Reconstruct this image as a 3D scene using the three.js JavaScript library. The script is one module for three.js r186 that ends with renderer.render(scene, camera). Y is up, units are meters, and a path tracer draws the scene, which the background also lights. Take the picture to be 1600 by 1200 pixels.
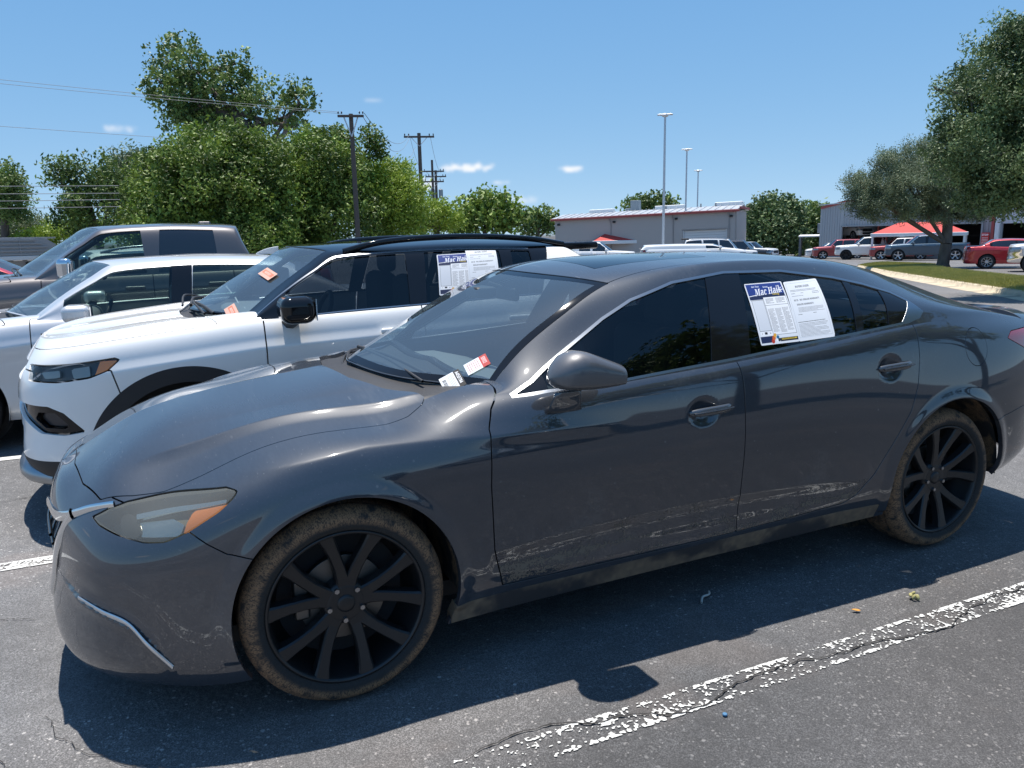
import * as THREE from 'three';
import { RoundedBoxGeometry } from 'three/addons/geometries/RoundedBoxGeometry.js';
import { mergeGeometries } from 'three/addons/utils/BufferGeometryUtils.js';
import { createNoise2D, createNoise3D } from 'simplex-noise';

// ---------------------------------------------------------------- camera, sky, sun, exposure
const scene = new THREE.Scene();
const camera = new THREE.PerspectiveCamera(53.13, 4 / 3, .05, 4000);
camera.position.set(-.4557, 1.5191, 3.2396);
{ // yaw to the right, tilted down, rolled a little
  const yaw = .4238, tilt = .1909, roll = -.0214;
  camera.rotation.order = 'YXZ'; camera.rotation.set(-tilt, -yaw, roll);
}
const renderer = new THREE.WebGLRenderer({ antialias: true });
renderer.toneMapping = THREE.LinearToneMapping; renderer.toneMappingExposure = 1.52;
renderer.shadowMap.enabled = true;
const SUN = new THREE.Vector3(.02, 1, -.235).normalize();
const sun = new THREE.DirectionalLight(0xfff8ef, 4.75); sun.position.copy(SUN).multiplyScalar(120); sun.target.position.set(0, 0, 0); scene.add(sun, sun.target);
sun.castShadow = true; sun.shadow.radius = 1; sun.shadow.mapSize.set(4096, 4096); Object.assign(sun.shadow.camera, { left: -80, right: 110, top: 110, bottom: -60, near: 1, far: 320 });
{ // clear blue sky, paler to the horizon, with a few small fair-weather clouds
  const W = 2048, H = 1024, data = new Float32Array(W * H * 4), n3 = createNoise3D(rngSky(7));
  // cloud: azimuth and height in degrees, half width, half height, strength
  const clouds = [[21.3, 4.75, 2.2, .5, .95], [28.8, 4.5, 1.0, .32, .95], [-1.5, 7.15, 1.15, .3, .75], [14.8, 9.27, .9, .25, .3], [17.4, 3.6, 2.2, .7, .85], [23.8, 3.65, .7, .25, .6], [25.2, 2.4, 1.5, .5, .4],
    [-62, 12, 5, 1.4, .7], [95, 9, 6, 1.5, .7], [150, 14, 7, 1.6, .6], [-120, 8, 6, 1.4, .7], [-150, 20, 5, 1.2, .5], [120, 24, 6, 1.4, .5]];
  for (let j = 0; j < H; j++) for (let i = 0; i < W; i++) {
    const el = ((j + .5) / H - .5) * Math.PI, az = ((i + .5) / W - .5) * 2 * Math.PI, ce = Math.cos(el), y = Math.sin(el), x = Math.cos(az) * ce, z = Math.sin(az) * ce;
    const h = Math.max(0, y), a = Math.exp(-h * 3.2), b = Math.exp(-h * 13);
    let r = .062 + .150 * a + .14 * b, g = .185 + .225 * a + .085 * b, bl = .43 + .185 * a + .0 * b;
    const glow = Math.pow(Math.max(0, x * SUN.x + y * SUN.y + z * SUN.z), 14) * .16; r += glow; g += glow; bl += glow;
    if (y < 0) { const k = Math.max(0, 1 + y * 6); r = lerpSky(.16, r, k); g = lerpSky(.16, g, k); bl = lerpSky(.17, bl, k); }
    const azd = Math.atan2(x, -z) * 180 / Math.PI, eld = el * 180 / Math.PI;
    for (const [ca, cel, cw, ch, s] of clouds) {
      let da = azd - ca; if (da > 180) da -= 360; if (da < -180) da += 360; if (Math.abs(da) > cw * 2.2 || Math.abs(eld - cel) > ch * 3) continue;
      const q = n3(da * 1.1 + ca, eld * 2.4, 1) * .45 + n3(da * 3 + ca, eld * 6, 5) * .28 + n3(da * 7, eld * 13, 9) * .14, e = (da / cw) ** 2 + ((eld - cel + (eld < cel ? -.1 : 0)) / (eld < cel ? ch * .6 : ch)) ** 2;
      const m = Math.min(1, Math.max(0, (1 - e + q) * 1.1)), k = m * m * (3 - 2 * m) * s; r += (.66 - r) * k; g += (.67 - g) * k; bl += (.69 - bl) * k;
    }
    const o = (j * W + i) * 4; data[o] = r; data[o + 1] = g; data[o + 2] = bl; data[o + 3] = 1;
  }
  const sky = new THREE.DataTexture(data, W, H, THREE.RGBAFormat, THREE.FloatType); sky.mapping = THREE.EquirectangularReflectionMapping; sky.magFilter = sky.minFilter = THREE.LinearFilter; sky.needsUpdate = true;
  scene.background = sky; scene.environment = sky;
}
function rngSky(seed) { let s = seed; return () => (s = (s * 16807) % 2147483647) / 2147483647; }
function lerpSky(a, b, t) { return a + (b - a) * t; }
// ---------------------------------------------------------------- helpers
function rng(seed) { let s = seed >>> 0; return () => { s = (s + 0x6D2B79F5) >>> 0; let t = Math.imul(s ^ (s >>> 15), 1 | s); t = (t + Math.imul(t ^ (t >>> 7), 61 | t)) ^ t; return ((t ^ (t >>> 14)) >>> 0) / 4294967296; }; }
const lerp = (a, b, t) => a + (b - a) * t, clamp = (x, a = 0, b = 1) => Math.min(b, Math.max(a, x));
const smooth = (a, b, x) => { const t = clamp((x - a) / (b - a)); return t * t * (3 - 2 * t); };
const used = new Map();
function numbered(n) { const k = used.get(n) ?? 0; used.set(n, k + 1); return k ? `${n}_${String(k).padStart(3, '0')}` : n; }
function tag(o, label, category, group) { o.userData.label = label; o.userData.category = category; if (group) o.userData.group = group; return o; }
function thing(name, label, category, pos = [0, 0, 0], turn = 0, group) {
  const o = new THREE.Group(); o.name = numbered(name); scene.add(o); o.position.set(...pos); o.rotation.y = turn; return tag(o, label, category, group);
}
function part(name, geometry, material, parent, label) {
  const m = new THREE.Mesh(geometry, material); m.name = name; m.castShadow = m.receiveShadow = true; parent.add(m); if (label) m.userData.label = label; return m;
}
function struct(name, geometry, material) { const m = part(numbered(name), geometry, material, scene); m.userData.kind = 'structure'; return m; }
function merge(list) { const l = list.map((g) => (g.index ? g.toNonIndexed() : g)); for (const g of l) for (const k of Object.keys(g.attributes)) if (!['position', 'normal', 'uv'].includes(k)) g.deleteAttribute(k); return mergeGeometries(l); }
function box(w, h, d, x = 0, y = 0, z = 0, r = 0) { const g = r ? new RoundedBoxGeometry(w, h, d, 2, r) : new THREE.BoxGeometry(w, h, d); return g.translate(x, y, z); }
function tube(pts, r, seg = 24, rad = 8, closed = false) { return new THREE.TubeGeometry(new THREE.CatmullRomCurve3(pts.map((p) => new THREE.Vector3(...p)), closed, 'centripetal'), seg, r, rad, closed); }
function bar(a, b, r0, r1 = r0, rad = 8) { // tapered round bar between two points
  const A = new THREE.Vector3(...a), B = new THREE.Vector3(...b), d = B.clone().sub(A), g = new THREE.CylinderGeometry(r1, r0, d.length(), rad, 1);
  g.applyQuaternion(new THREE.Quaternion().setFromUnitVectors(new THREE.Vector3(0, 1, 0), d.normalize())); return g.translate((A.x + B.x) / 2, (A.y + B.y) / 2, (A.z + B.z) / 2);
}
// natural cubic spline through (t, v)
function spline(t, v) {
  const n = t.length, m = new Float64Array(n), c = new Float64Array(n), d = new Float64Array(n);
  for (let i = 1; i < n - 1; i++) {
    const h0 = t[i] - t[i - 1], h1 = t[i + 1] - t[i], r = 6 * ((v[i + 1] - v[i]) / h1 - (v[i] - v[i - 1]) / h0), p = 2 * (h0 + h1) - h0 * c[i - 1];
    c[i] = h1 / p; d[i] = (r - h0 * d[i - 1]) / p;
  }
  for (let i = n - 2; i > 0; i--) m[i] = d[i] - c[i] * m[i + 1];
  return (x) => {
    let i = 0; while (i < n - 2 && x > t[i + 1]) i++;
    const h = t[i + 1] - t[i], a = (t[i + 1] - x) / h, b = (x - t[i]) / h;
    return a * v[i] + b * v[i + 1] + ((a * a * a - a) * m[i] + (b * b * b - b) * m[i + 1]) * h * h / 6;
  };
}
// monotone cubic through (t, v): never overshoots
function steady(t, v) {
  const n = t.length, h = [], s = [], m = new Float64Array(n); for (let i = 0; i < n - 1; i++) { h.push(t[i + 1] - t[i]); s.push((v[i + 1] - v[i]) / h[i]); }
  m[0] = s[0]; m[n - 1] = s[n - 2]; for (let i = 1; i < n - 1; i++) { if (s[i - 1] * s[i] <= 0) m[i] = 0; else { const a = 2 * h[i] + h[i - 1], b = h[i] + 2 * h[i - 1]; m[i] = (a + b) / (a / s[i - 1] + b / s[i]); } }
  return (x) => { let i = 0; while (i < n - 2 && x > t[i + 1]) i++; const q = (x - t[i]) / h[i], a = 1 - q; return v[i] * (1 + 2 * q) * a * a + h[i] * m[i] * q * a * a + v[i + 1] * q * q * (3 - 2 * q) - h[i] * m[i + 1] * q * q * a; };
}
// a surface through a net of points rows[station][feature] = [x, y, z]
function makeNet(rows, curve = spline) {
  const n = rows.length, k = rows[0].length, dist = (a, b) => Math.hypot(a[0] - b[0], a[1] - b[1], a[2] - b[2]);
  const t = [0], v = [0];
  for (let i = 1; i < n; i++) { let s = 0; for (let j = 0; j < k; j++) s += dist(rows[i][j], rows[i - 1][j]); t.push(t[i - 1] + Math.max(.03, s / k)); }
  for (let j = 1; j < k; j++) { let s = 0; for (let i = 0; i < n; i++) s += dist(rows[i][j], rows[i][j - 1]); v.push(v[j - 1] + Math.max(.02, s / n)); }
  const along = []; for (let j = 0; j < k; j++) along.push([0, 1, 2].map((a) => curve(t, rows.map((r) => r[j][a]))));
  const column = (u) => { const p = along.map((f) => f.map((g) => g(u))); return [0, 1, 2].map((a) => spline(v, p.map((q) => q[a]))); };
  return { t, v, column, at: (u, w) => column(u).map((f) => f(w)) };
}
// samples a net into a mesh whose vertices are [x y z nx ny nz u v]
function sample(net, nu, nv, shape, u0 = net.t[0], u1 = net.t.at(-1)) {
  const W = nu + 1, P = [], v1 = net.v.at(-1), us = [], vs = [];
  for (let i = 0; i <= nu; i++) { us.push(lerp(u0, u1, i / nu)); }
  for (let j = 0; j <= nv; j++) vs.push(v1 * j / nv);
  const at = (i, j) => P[j * W + i];
  const cols = us.map((u) => net.column(u));
  for (let j = 0; j <= nv; j++) for (let i = 0; i <= nu; i++) P.push(cols[i].map((f) => f(vs[j])));
  const normals = () => { const N = []; for (let j = 0; j <= nv; j++) for (let i = 0; i <= nu; i++) {
    const a = at(Math.max(0, i - 1), j), b = at(Math.min(nu, i + 1), j), c = at(i, Math.max(0, j - 1)), d = at(i, Math.min(nv, j + 1));
    const e = [b[0] - a[0], b[1] - a[1], b[2] - a[2]], f = [d[0] - c[0], d[1] - c[1], d[2] - c[2]];
    let q = [e[1] * f[2] - e[2] * f[1], e[2] * f[0] - e[0] * f[2], e[0] * f[1] - e[1] * f[0]], l = Math.hypot(...q);
    if (l < 1e-9) q = N.length ? N.at(-1).slice() : [0, 1, 0], l = 1;
    q = q.map((x) => x / l); if (Math.abs(at(i, j)[2]) < 1e-4) { q[2] = 0; const m = Math.hypot(...q) || 1; q = q.map((x) => x / m); } N.push(q);
  } return N; };
  let N = normals();
  if (shape) { for (let q = 0; q < P.length; q++) { const d = shape(P[q], us[q % W], vs[Math.floor(q / W)]); if (d) P[q] = P[q].map((x, a) => x + N[q][a] * d); } N = normals(); }
  const V = [], T = [];
  for (let j = 0; j <= nv; j++) for (let i = 0; i <= nu; i++) V.push([...P[j * W + i], ...N[j * W + i], us[i], vs[j]]);
  for (let j = 0; j < nv; j++) for (let i = 0; i < nu; i++) { const a = j * W + i, b = a + 1, c = a + W, d = c + 1; T.push(a, b, d, a, d, c); }
  return { V, T };
}
// keeps the side of the mesh where f >= 0, cut exactly along f = 0
function clip(mesh, f, level = 0) {
  const { V, T } = mesh, F = f.length === undefined || typeof f === 'function' ? V.map(f) : f, out = [], tris = [], map = new Map(), cut = new Map();
  const keep = (i) => { let k = map.get(i); if (k === undefined) { k = out.length; out.push(V[i]); map.set(i, k); } return k; };
  const mid = (a, b) => { const key = a < b ? a * 4194304 + b : b * 4194304 + a; let k = cut.get(key); if (k === undefined) {
    const s = (level - F[a]) / (F[b] - F[a]), p = V[a].map((x, q) => x + (V[b][q] - x) * s), l = Math.hypot(p[3], p[4], p[5]) || 1; p[3] /= l; p[4] /= l; p[5] /= l; k = out.length; out.push(p); cut.set(key, k); } return k; };
  for (let q = 0; q < T.length; q += 3) {
    const a = T[q], b = T[q + 1], c = T[q + 2], A = F[a] >= level, B = F[b] >= level, C = F[c] >= level, n = A + B + C;
    if (n === 3) tris.push(keep(a), keep(b), keep(c));
    else if (n) {
      const [x, y, z] = n === 1 ? (A ? [a, b, c] : B ? [b, c, a] : [c, a, b]) : (!A ? [a, b, c] : !B ? [b, c, a] : [c, a, b]);
      const m = mid(x, y), o = mid(x, z);
      if (n === 1) tris.push(keep(x), m, o); else tris.push(m, keep(y), keep(z), m, keep(z), o);
    }
  }
  return { V: out, T: tris };
}
// signed distance to a polygon, positive inside
function inside(poly, pick) {
  const n = poly.length;
  return (p) => {
    const [x, y] = pick(p); let d = Infinity, s = -1;
    for (let i = 0, j = n - 1; i < n; j = i++) {
      const [ax, ay] = poly[j], [bx, by] = poly[i], ex = bx - ax, ey = by - ay, t = clamp(((x - ax) * ex + (y - ay) * ey) / (ex * ex + ey * ey || 1)), dx = x - ax - t * ex, dy = y - ay - t * ey;
      d = Math.min(d, dx * dx + dy * dy);
      if ((ay > y) !== (by > y) && x < ax + (y - ay) / (by - ay) * ex) s = -s;
    }
    return s * Math.sqrt(d);
  };
}
const SIDE = (p) => [p[0], p[1]], TOP = (p) => [p[0], p[2]], FRONT = (p) => [p[2], p[1]], PAR = (p) => [p[6], p[7]];
function round(poly, k = 6) { // a closed smooth outline through the given points
  const c = new THREE.CatmullRomCurve3(poly.map((p) => new THREE.Vector3(p[0], p[1], 0)), true, 'centripetal'); return c.getPoints(poly.length * k).slice(0, -1).map((p) => [p.x, p.y]);
}
function circle(cx, cy, r, n = 72) { return [...Array(n)].map((_, i) => [cx + r * Math.cos(i / n * 2 * Math.PI), cy + r * Math.sin(i / n * 2 * Math.PI)]); }
function inset(mesh, d) { return { V: mesh.V.map((p) => [p[0] - p[3] * d, p[1] - p[4] * d, p[2] - p[5] * d, ...p.slice(3)]), T: mesh.T }; }
// mesh -> geometry; depth > 0 turns the rim inwards like a pressed panel; sides: 1 near, -1 far, 0 both in one
function geo(mesh, { depth = 0, sides = 1, uv = SIDE, bevel = .003 } = {}) {
  const { V, T } = mesh, pos = [], nor = [], tex = [], idx = [];
  const emit = (sg) => {
    const o = pos.length / 3;
    for (const p of V) { pos.push(p[0], p[1], p[2] * sg); nor.push(p[3], p[4], p[5] * sg); tex.push(...uv(p)); }
    for (let q = 0; q < T.length; q += 3) sg > 0 ? idx.push(o + T[q], o + T[q + 1], o + T[q + 2]) : idx.push(o + T[q], o + T[q + 2], o + T[q + 1]);
    if (!depth) return;
    const E = new Map();
    for (let q = 0; q < T.length; q += 3) for (let e = 0; e < 3; e++) { const a = T[q + e], b = T[q + (e + 1) % 3], r = b * 4194304 + a; if (E.has(r)) E.delete(r); else E.set(a * 4194304 + b, [a, b]); }
    for (const [a, b] of E.values()) {
      const p = V[a], r = V[b]; if (Math.abs(p[2]) < 1e-4 && Math.abs(r[2]) < 1e-4) continue;
      const ex = r[0] - p[0], ey = r[1] - p[1], ez = r[2] - p[2], l = Math.hypot(ex, ey, ez); if (l < 1e-7) continue;
      let wx = ey * p[5] - ez * p[4], wy = ez * p[3] - ex * p[5], wz = ex * p[4] - ey * p[3]; const wl = Math.hypot(wx, wy, wz) || 1; wx /= wl; wy /= wl; wz /= wl;
      const k = pos.length / 3, put = (s, d, m) => { pos.push(s[0] - s[3] * d, s[1] - s[4] * d, (s[2] - s[5] * d) * sg); nor.push(wx * (1 - m) + s[3] * m, wy * (1 - m) + s[4] * m, (wz * (1 - m) + s[5] * m) * sg); tex.push(...uv(s)); };
      put(p, 0, .7); put(r, 0, .7); put(p, bevel, 0); put(r, bevel, 0); put(p, depth, 0); put(r, depth, 0);
      const quad = (i, j, m, n2) => sg > 0 ? idx.push(k + i, k + m, k + j, k + j, k + m, k + n2) : idx.push(k + i, k + j, k + m, k + j, k + n2, k + m);
      quad(0, 1, 2, 3); quad(2, 3, 4, 5);
    }
  };
  if (sides >= 0) emit(1);
  if (sides <= 0) emit(-1);
  const g = new THREE.BufferGeometry();
  g.setAttribute('position', new THREE.Float32BufferAttribute(pos, 3)); g.setAttribute('normal', new THREE.Float32BufferAttribute(nor, 3)); g.setAttribute('uv', new THREE.Float32BufferAttribute(tex, 2)); g.setIndex(idx);
  return g;
}
// takes the outline out of a mesh: [piece, remainder], a gap wide open between them
function carve(mesh, poly, pick = SIDE, gap = .0025) {
  const f = typeof poly === 'function' ? poly : inside(poly, pick), F = mesh.V.map(f);
  return [clip(mesh, F, gap), clip(mesh, F.map((x) => -x), gap)];
}
// ---------------------------------------------------------------- textures and materials
function tex(w, h, fn, { srgb = true, repeat = [1, 1], clampEdge = false } = {}) { // fn(x, y) -> [r, g, b, a] in 0..1 (linear is turned into sRGB when srgb)
  const d = new Uint8Array(w * h * 4), enc = (x) => (x <= .0031308 ? 12.92 * x : 1.055 * x ** (1 / 2.4) - .055);
  for (let j = 0; j < h; j++) for (let i = 0; i < w; i++) { const c = fn(i, j), o = (j * w + i) * 4; for (let k = 0; k < 3; k++) d[o + k] = 255 * (srgb ? enc(clamp(c[k])) : clamp(c[k])); d[o + 3] = 255 * clamp(c[3] ?? 1); }
  const t = new THREE.DataTexture(d, w, h, THREE.RGBAFormat); t.magFilter = THREE.LinearFilter; t.minFilter = THREE.LinearMipmapLinearFilter; t.generateMipmaps = true; t.wrapS = t.wrapT = clampEdge ? THREE.ClampToEdgeWrapping : THREE.RepeatWrapping; t.repeat.set(...repeat); if (srgb) t.colorSpace = THREE.SRGBColorSpace; t.needsUpdate = true; return t;
}
// noise that tiles over n cells
function tileNoise(seed) {
  const r = rng(seed), G = [...Array(256)].map(() => r()), perm = [...Array(256).keys()]; for (let i = 255; i > 0; i--) { const j = Math.floor(r() * (i + 1)); [perm[i], perm[j]] = [perm[j], perm[i]]; }
  const h = (x, y) => G[perm[(perm[x & 255] + y) & 255]];
  return (x, y, n) => { x *= n; y *= n; const i = Math.floor(x), j = Math.floor(y), u = x - i, v = y - j, a = u * u * (3 - 2 * u), b = v * v * (3 - 2 * v), m = (q) => ((q % n) + n) % n; return lerp(lerp(h(m(i), m(j)), h(m(i + 1), m(j)), a), lerp(h(m(i), m(j + 1)), h(m(i + 1), m(j + 1)), a), b); };
}
const tn = tileNoise(11), tn2 = tileNoise(29);
const fbm = (x, y, n, o = 4, f = tn) => { let s = 0, a = .5, t = 0; for (let k = 0; k < o; k++) { s += a * f(x, y, n << k); t += a; a *= .5; } return s / t; };
const rgb = (r, g = r, b = r) => new THREE.Color().setRGB(r, g, b);
const std = (c, roughness = .6, o = {}) => new THREE.MeshStandardMaterial({ color: c.isColor ? c : rgb(...[].concat(c)), roughness, ...o });
const phys = (c, roughness, o = {}) => new THREE.MeshPhysicalMaterial({ color: c.isColor ? c : rgb(...[].concat(c)), roughness, ...o });

// dust and dried water spots on dark paint: small flecks with outlines of their own
const dustMap = (() => { const r = rng(5), S = 1024, a = new Float32Array(S * S); const spot = (x, y, q, s) => { for (let j = -Math.ceil(q); j <= q + 1; j++) for (let i = -Math.ceil(q); i <= q + 1; i++) { const d = Math.hypot(i, j) / q; if (d < 1) { const k = ((y + j + S) % S) * S + (x + i + S) % S; a[k] = Math.max(a[k], s * (1 - d * d)); } } };
  for (let k = 0; k < 1500; k++) spot(Math.floor(r() * S), Math.floor(r() * S), .7 + r() * .9, .2 + r() * .35); for (let k = 0; k < 30; k++) spot(Math.floor(r() * S), Math.floor(r() * S), 2 + r() * 3.5, .15 + r() * .3);
  return tex(S, S, (i, j) => { const f = .92 + .16 * tn2(i / S, j / S, 256), m = a[j * S + i] * (.5 + tn(i / S, j / S, 8)), b = smooth(.56, .8, fbm(i / S, j / S, 6)) * .18 * tn2(i / S, j / S, 128); const k = clamp(m + b); return [lerp(.028 * f, .15, k), lerp(.0335 * f, .155, k), lerp(.043 * f, .16, k)]; }, { repeat: [.9, .9] }); })();
const mudSpots = (u, v, n, lo, hi) => smooth(lo, hi, fbm(u, v, n, 5)) * (.45 + .55 * smooth(.35, .6, tn2(u, v, 128)));
const M = {
  brightTrim: std([.66, .67, .68], .3, { metalness: .85 }), handleTrim: std([.11, .112, .118], .25, { metalness: .8 }), greyPaint: phys([1, 1, 1], .035, { map: dustMap, metalness: 0, ior: 1.82, clearcoat: .42, clearcoatRoughness: .44 }),
  mirrorPaint: phys([.13, .13, .135], .46, { metalness: .5, specularIntensity: .5, clearcoat: .8, clearcoatRoughness: .08 }),
  muddySill: phys([1, 1, 1], .6, { metalness: .1, clearcoat: .25, clearcoatRoughness: .3, map: tex(1024, 256, (i, j) => { const u = i / 1024, v = j / 256, k = smooth(.42, .62, fbm(u, v * .25, 12, 5)) * (.5 + .5 * tn2(u, v * .25, 128)); return [lerp(.03, .20, k), lerp(.031, .155, k), lerp(.034, .105, k)]; }, { repeat: [.5, 2] }) }),
  blackGloss: phys([.007, .007, .008], .06),
  blackPlastic: std([.018, .018, .02], .55), trimPlastic: std([.022, .022, .024], .62),
  cabinDark: std([.02, .02, .022], .85), dash: std([.17, .18, .185], .75), seat: std([.045, .045, .048], .8), paleCabin: std([.16, .16, .155], .8),
  chrome: std([.72, .73, .74], .08, { metalness: 1 }), satinChrome: std([.34, .36, .38], .34, { metalness: 1 }), steel: std([.35, .35, .36], .35, { metalness: 1 }), brake: std([.16, .15, .14], .45, { metalness: .9 }),
  tintGlass: phys([.22, .245, .26], .02, { transmission: 1, thickness: 0, ior: 1.52 }), darkGlass: phys([.012, .014, .018], .03, { clearcoat: 1, clearcoatRoughness: .02 }),
  paleGlass: phys([.50, .60, .57], .02, { transmission: 1, thickness: 0, ior: 1.52 }),
  clearGlass: phys([.66, .76, .76], .02, { transmission: .945, thickness: 0, ior: 2.5 }),
  hazyLens: phys([.66, .67, .60], .27, { transmission: .91, thickness: 0, ior: 1.5 }), clearLens: phys([.92, .93, .93], .03, { transmission: 1, thickness: 0, ior: 1.5 }),
  lampBowl: std([.30, .30, .285], .35, { metalness: .6 }), lampDark: std([.05, .05, .055], .3, { metalness: .5 }), amber: phys([.85, .24, .02], .25, { clearcoat: 1 }), redLens: phys([.30, .012, .015], .12, { clearcoat: 1 }),
  wheelBlack: std([.013, .013, .014], .38), rimSilver: std([.55, .56, .58], .28, { metalness: .9 }), nutDark: std([.03, .03, .03], .4),
  mudLiner: std([1, 1, 1], .95, { map: tex(256, 256, (i, j) => { const k = mudSpots(i / 256, j / 256, 6, .38, .62); return [lerp(.02, .20, k), lerp(.02, .125, k), lerp(.02, .065, k)]; }, { repeat: [3, 1] }) }),
  rubber: std([.022, .022, .023], .85),
};
// tyre coated with dried red-brown mud on shoulder and tread, clean rubber near the rim; u runs round, v from the rim over the tread
M.muddyTyre = std([1, 1, 1], .92, { map: tex(2048, 256, (i, j) => { const u = i / 2048, v = j / 256; const cover = smooth(.07, .12, v) * (v < .30 ? .84 : .80) * (1 - smooth(.8, .9, v) * .5); const n = fbm(u * 1, v * .35, 40, 4), g = tn2(u, v * .35, 400), k = cover * smooth(.16, .52, n) * (.22 + .78 * smooth(.26, .58, g * .75 + .25 * tn(u, v * .35, 900))); return [lerp(.026, .31, k), lerp(.025, .175, k), lerp(.024, .09, k)]; }, { repeat: [2, 1] }), bumpMap: tex(1024, 128, (i, j) => { const v = 1 - Math.abs(j / 128 - .5) * 2; const g = tn2(i / 1024, j / 512, 250); return [.5 + .5 * g * (v > .3 ? 1 : .3), 0, 0].fill(.5 * g + (v > .55 && ((i + j * .6) % 32) < 5 ? -.4 : .2) + .3); }, { srgb: false, repeat: [2, 1] }), bumpScale: .003 });

M.mudSkin = std([1, 1, 1], .95, { alphaTest: .5, map: tex(2048, 512, (i, j) => { const u = i / 2048, v = j / 512, y = .25 + v * .3, band = Math.exp(-(((y - .365 - .02 * (fbm(u, .5, 8, 3) - .5)) / .016) ** 2)) * .22 + Math.exp(-(((y - .315) / .02) ** 2)) * .16, n = fbm(u, v * .14, 24, 4) * .5 + tn2(u, v * .14, 500) * .3 + tn(u, v * .14, 1000) * .2, s = fbm(u, v * .6, 10, 3); return [.17, .135, .10, n + band * (.3 + s) > .665 ? 1 : 0]; }, { repeat: [1 / 2.1, 1 / .3] }) }); M.mudSkin.map.offset.set(0, -.25 / .3);

// printed papers, drawn at the proportions of the sheets
function paper(w, h, draw) { const c = document.createElement('canvas'); c.width = w; c.height = h; const g = c.getContext('2d'); g.fillStyle = '#eef1f4'; g.fillRect(0, 0, w, h); draw(g, w, h); const t = new THREE.CanvasTexture(c); t.colorSpace = THREE.SRGBColorSpace; t.anisotropy = 8; return std([.86, .86, .86], .55, { map: t, side: THREE.DoubleSide }); }
function fine(g, x, y, w, n, gap, color, seed, thick = 2) { const r = rng(seed); g.fillStyle = color; for (let k = 0; k < n; k++) { let p = x; const e = x + w * (k % 4 === 3 ? .45 + r() * .4 : .9 + r() * .1); while (p < e) { const l = 4 + r() * 14; g.fillRect(p, y + k * gap, Math.min(l, e - p), thick); p += l + 3; } } }
M.paperBlue = paper(512, 640, (g, w, h) => {
  g.fillStyle = '#1d3a86'; g.fillRect(16, 16, w - 32, 150); g.fillStyle = '#15264f'; g.fillRect(16, 130, w - 32, 50); g.fillRect(16, 560, 160, 66);
  g.strokeStyle = '#fff'; g.lineWidth = 7; g.beginPath(); g.moveTo(10, 142); g.lineTo(120, 132); g.stroke(); g.beginPath(); g.moveTo(400, 98); g.lineTo(500, 90); g.stroke();
  g.fillStyle = '#fff'; g.font = 'italic bold 78px serif'; g.save(); g.transform(1, -.06, -.05, 1.25, 0, 0); g.fillText('Mac Haik', 106, 118); g.restore();
  g.font = 'bold 25px sans-serif'; g.fillStyle = '#e8edf5'; g.fillText('Get That', 84, 52); g.fillText('Great', 236, 60); g.fillStyle = '#f0cf3a'; g.fillText('Feeling!', 330, 142);
  g.strokeStyle = '#333'; g.lineWidth = 3; g.fillStyle = '#e3e6ea'; g.fillRect(30, 186, 150, 318); g.strokeRect(30, 186, 150, 318); g.fillStyle = '#fafbfc'; g.fillRect(190, 160, 306, 392); g.strokeRect(190, 160, 306, 392); g.strokeRect(190, 246, 306, 0);
  fine(g, 214, 178, 110, 5, 11, '#333', 1, 4); fine(g, 350, 176, 130, 5, 11, '#333', 2, 4); fine(g, 206, 284, 82, 22, 11, '#555', 3, 4); fine(g, 300, 284, 82, 23, 11, '#555', 4, 4); fine(g, 396, 280, 84, 22, 11, '#555', 5, 4);
  g.fillStyle = '#fff'; g.fillRect(30, 512, 150, 40); g.fillStyle = '#222'; g.fillRect(84, 516, 34, 24); g.font = 'bold 20px sans-serif'; g.fillText('C', 44, 538); g.fillText('N', 148, 538);
  for (const [a, b, c, d] of [['#c5371f', 168, 612, 26], ['#e06a2a', 186, 580, 26], ['#f0b23a', 206, 556, 22], ['#1d6f9c', 236, 580, 22], ['#2a2a2a', 248, 606, 18], ['#fff', 222, 604, 15]]) { g.fillStyle = a; g.beginPath(); g.ellipse(b, c, d * .8, d, .4, 0, 7); g.fill(); }
  g.fillStyle = '#181a22'; g.fillRect(262, 588, 238, 36); g.fillStyle = '#e8c53a'; g.fillRect(280, 594, 200, 14); fine(g, 282, 598, 190, 1, 9, '#222', 9, 5);
});
M.paperGuide = paper(512, 640, (g, w, h) => {
  g.strokeStyle = '#9aa0a8'; g.lineWidth = 2; g.strokeRect(26, 30, w - 52, h - 60); g.fillStyle = '#222'; g.font = 'bold 30px sans-serif'; g.fillText('BUYERS GUIDE', 150, 82); fine(g, 60, 104, 400, 2, 12, '#444', 11, 4); fine(g, 60, 140, 60, 1, 10, '#333', 12, 5); fine(g, 200, 140, 40, 1, 10, '#333', 13, 5); fine(g, 370, 136, 100, 2, 16, '#333', 14, 5); fine(g, 60, 168, 180, 1, 10, '#444', 15, 4);
  g.font = 'bold 26px sans-serif'; g.fillText('\u2610 AS IS - NO DEALER WARRANTY', 52, 224); g.fillText('\u2610 DEALER WARRANTY', 76, 272); fine(g, 96, 296, 370, 5, 11, '#777', 16, 4); fine(g, 76, 366, 60, 1, 10, '#333', 17, 5); fine(g, 290, 362, 50, 1, 10, '#333', 18, 5); fine(g, 50, 446, 420, 1, 8, '#222', 19, 6); fine(g, 50, 466, 420, 11, 13, '#777', 20, 4);
});
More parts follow.
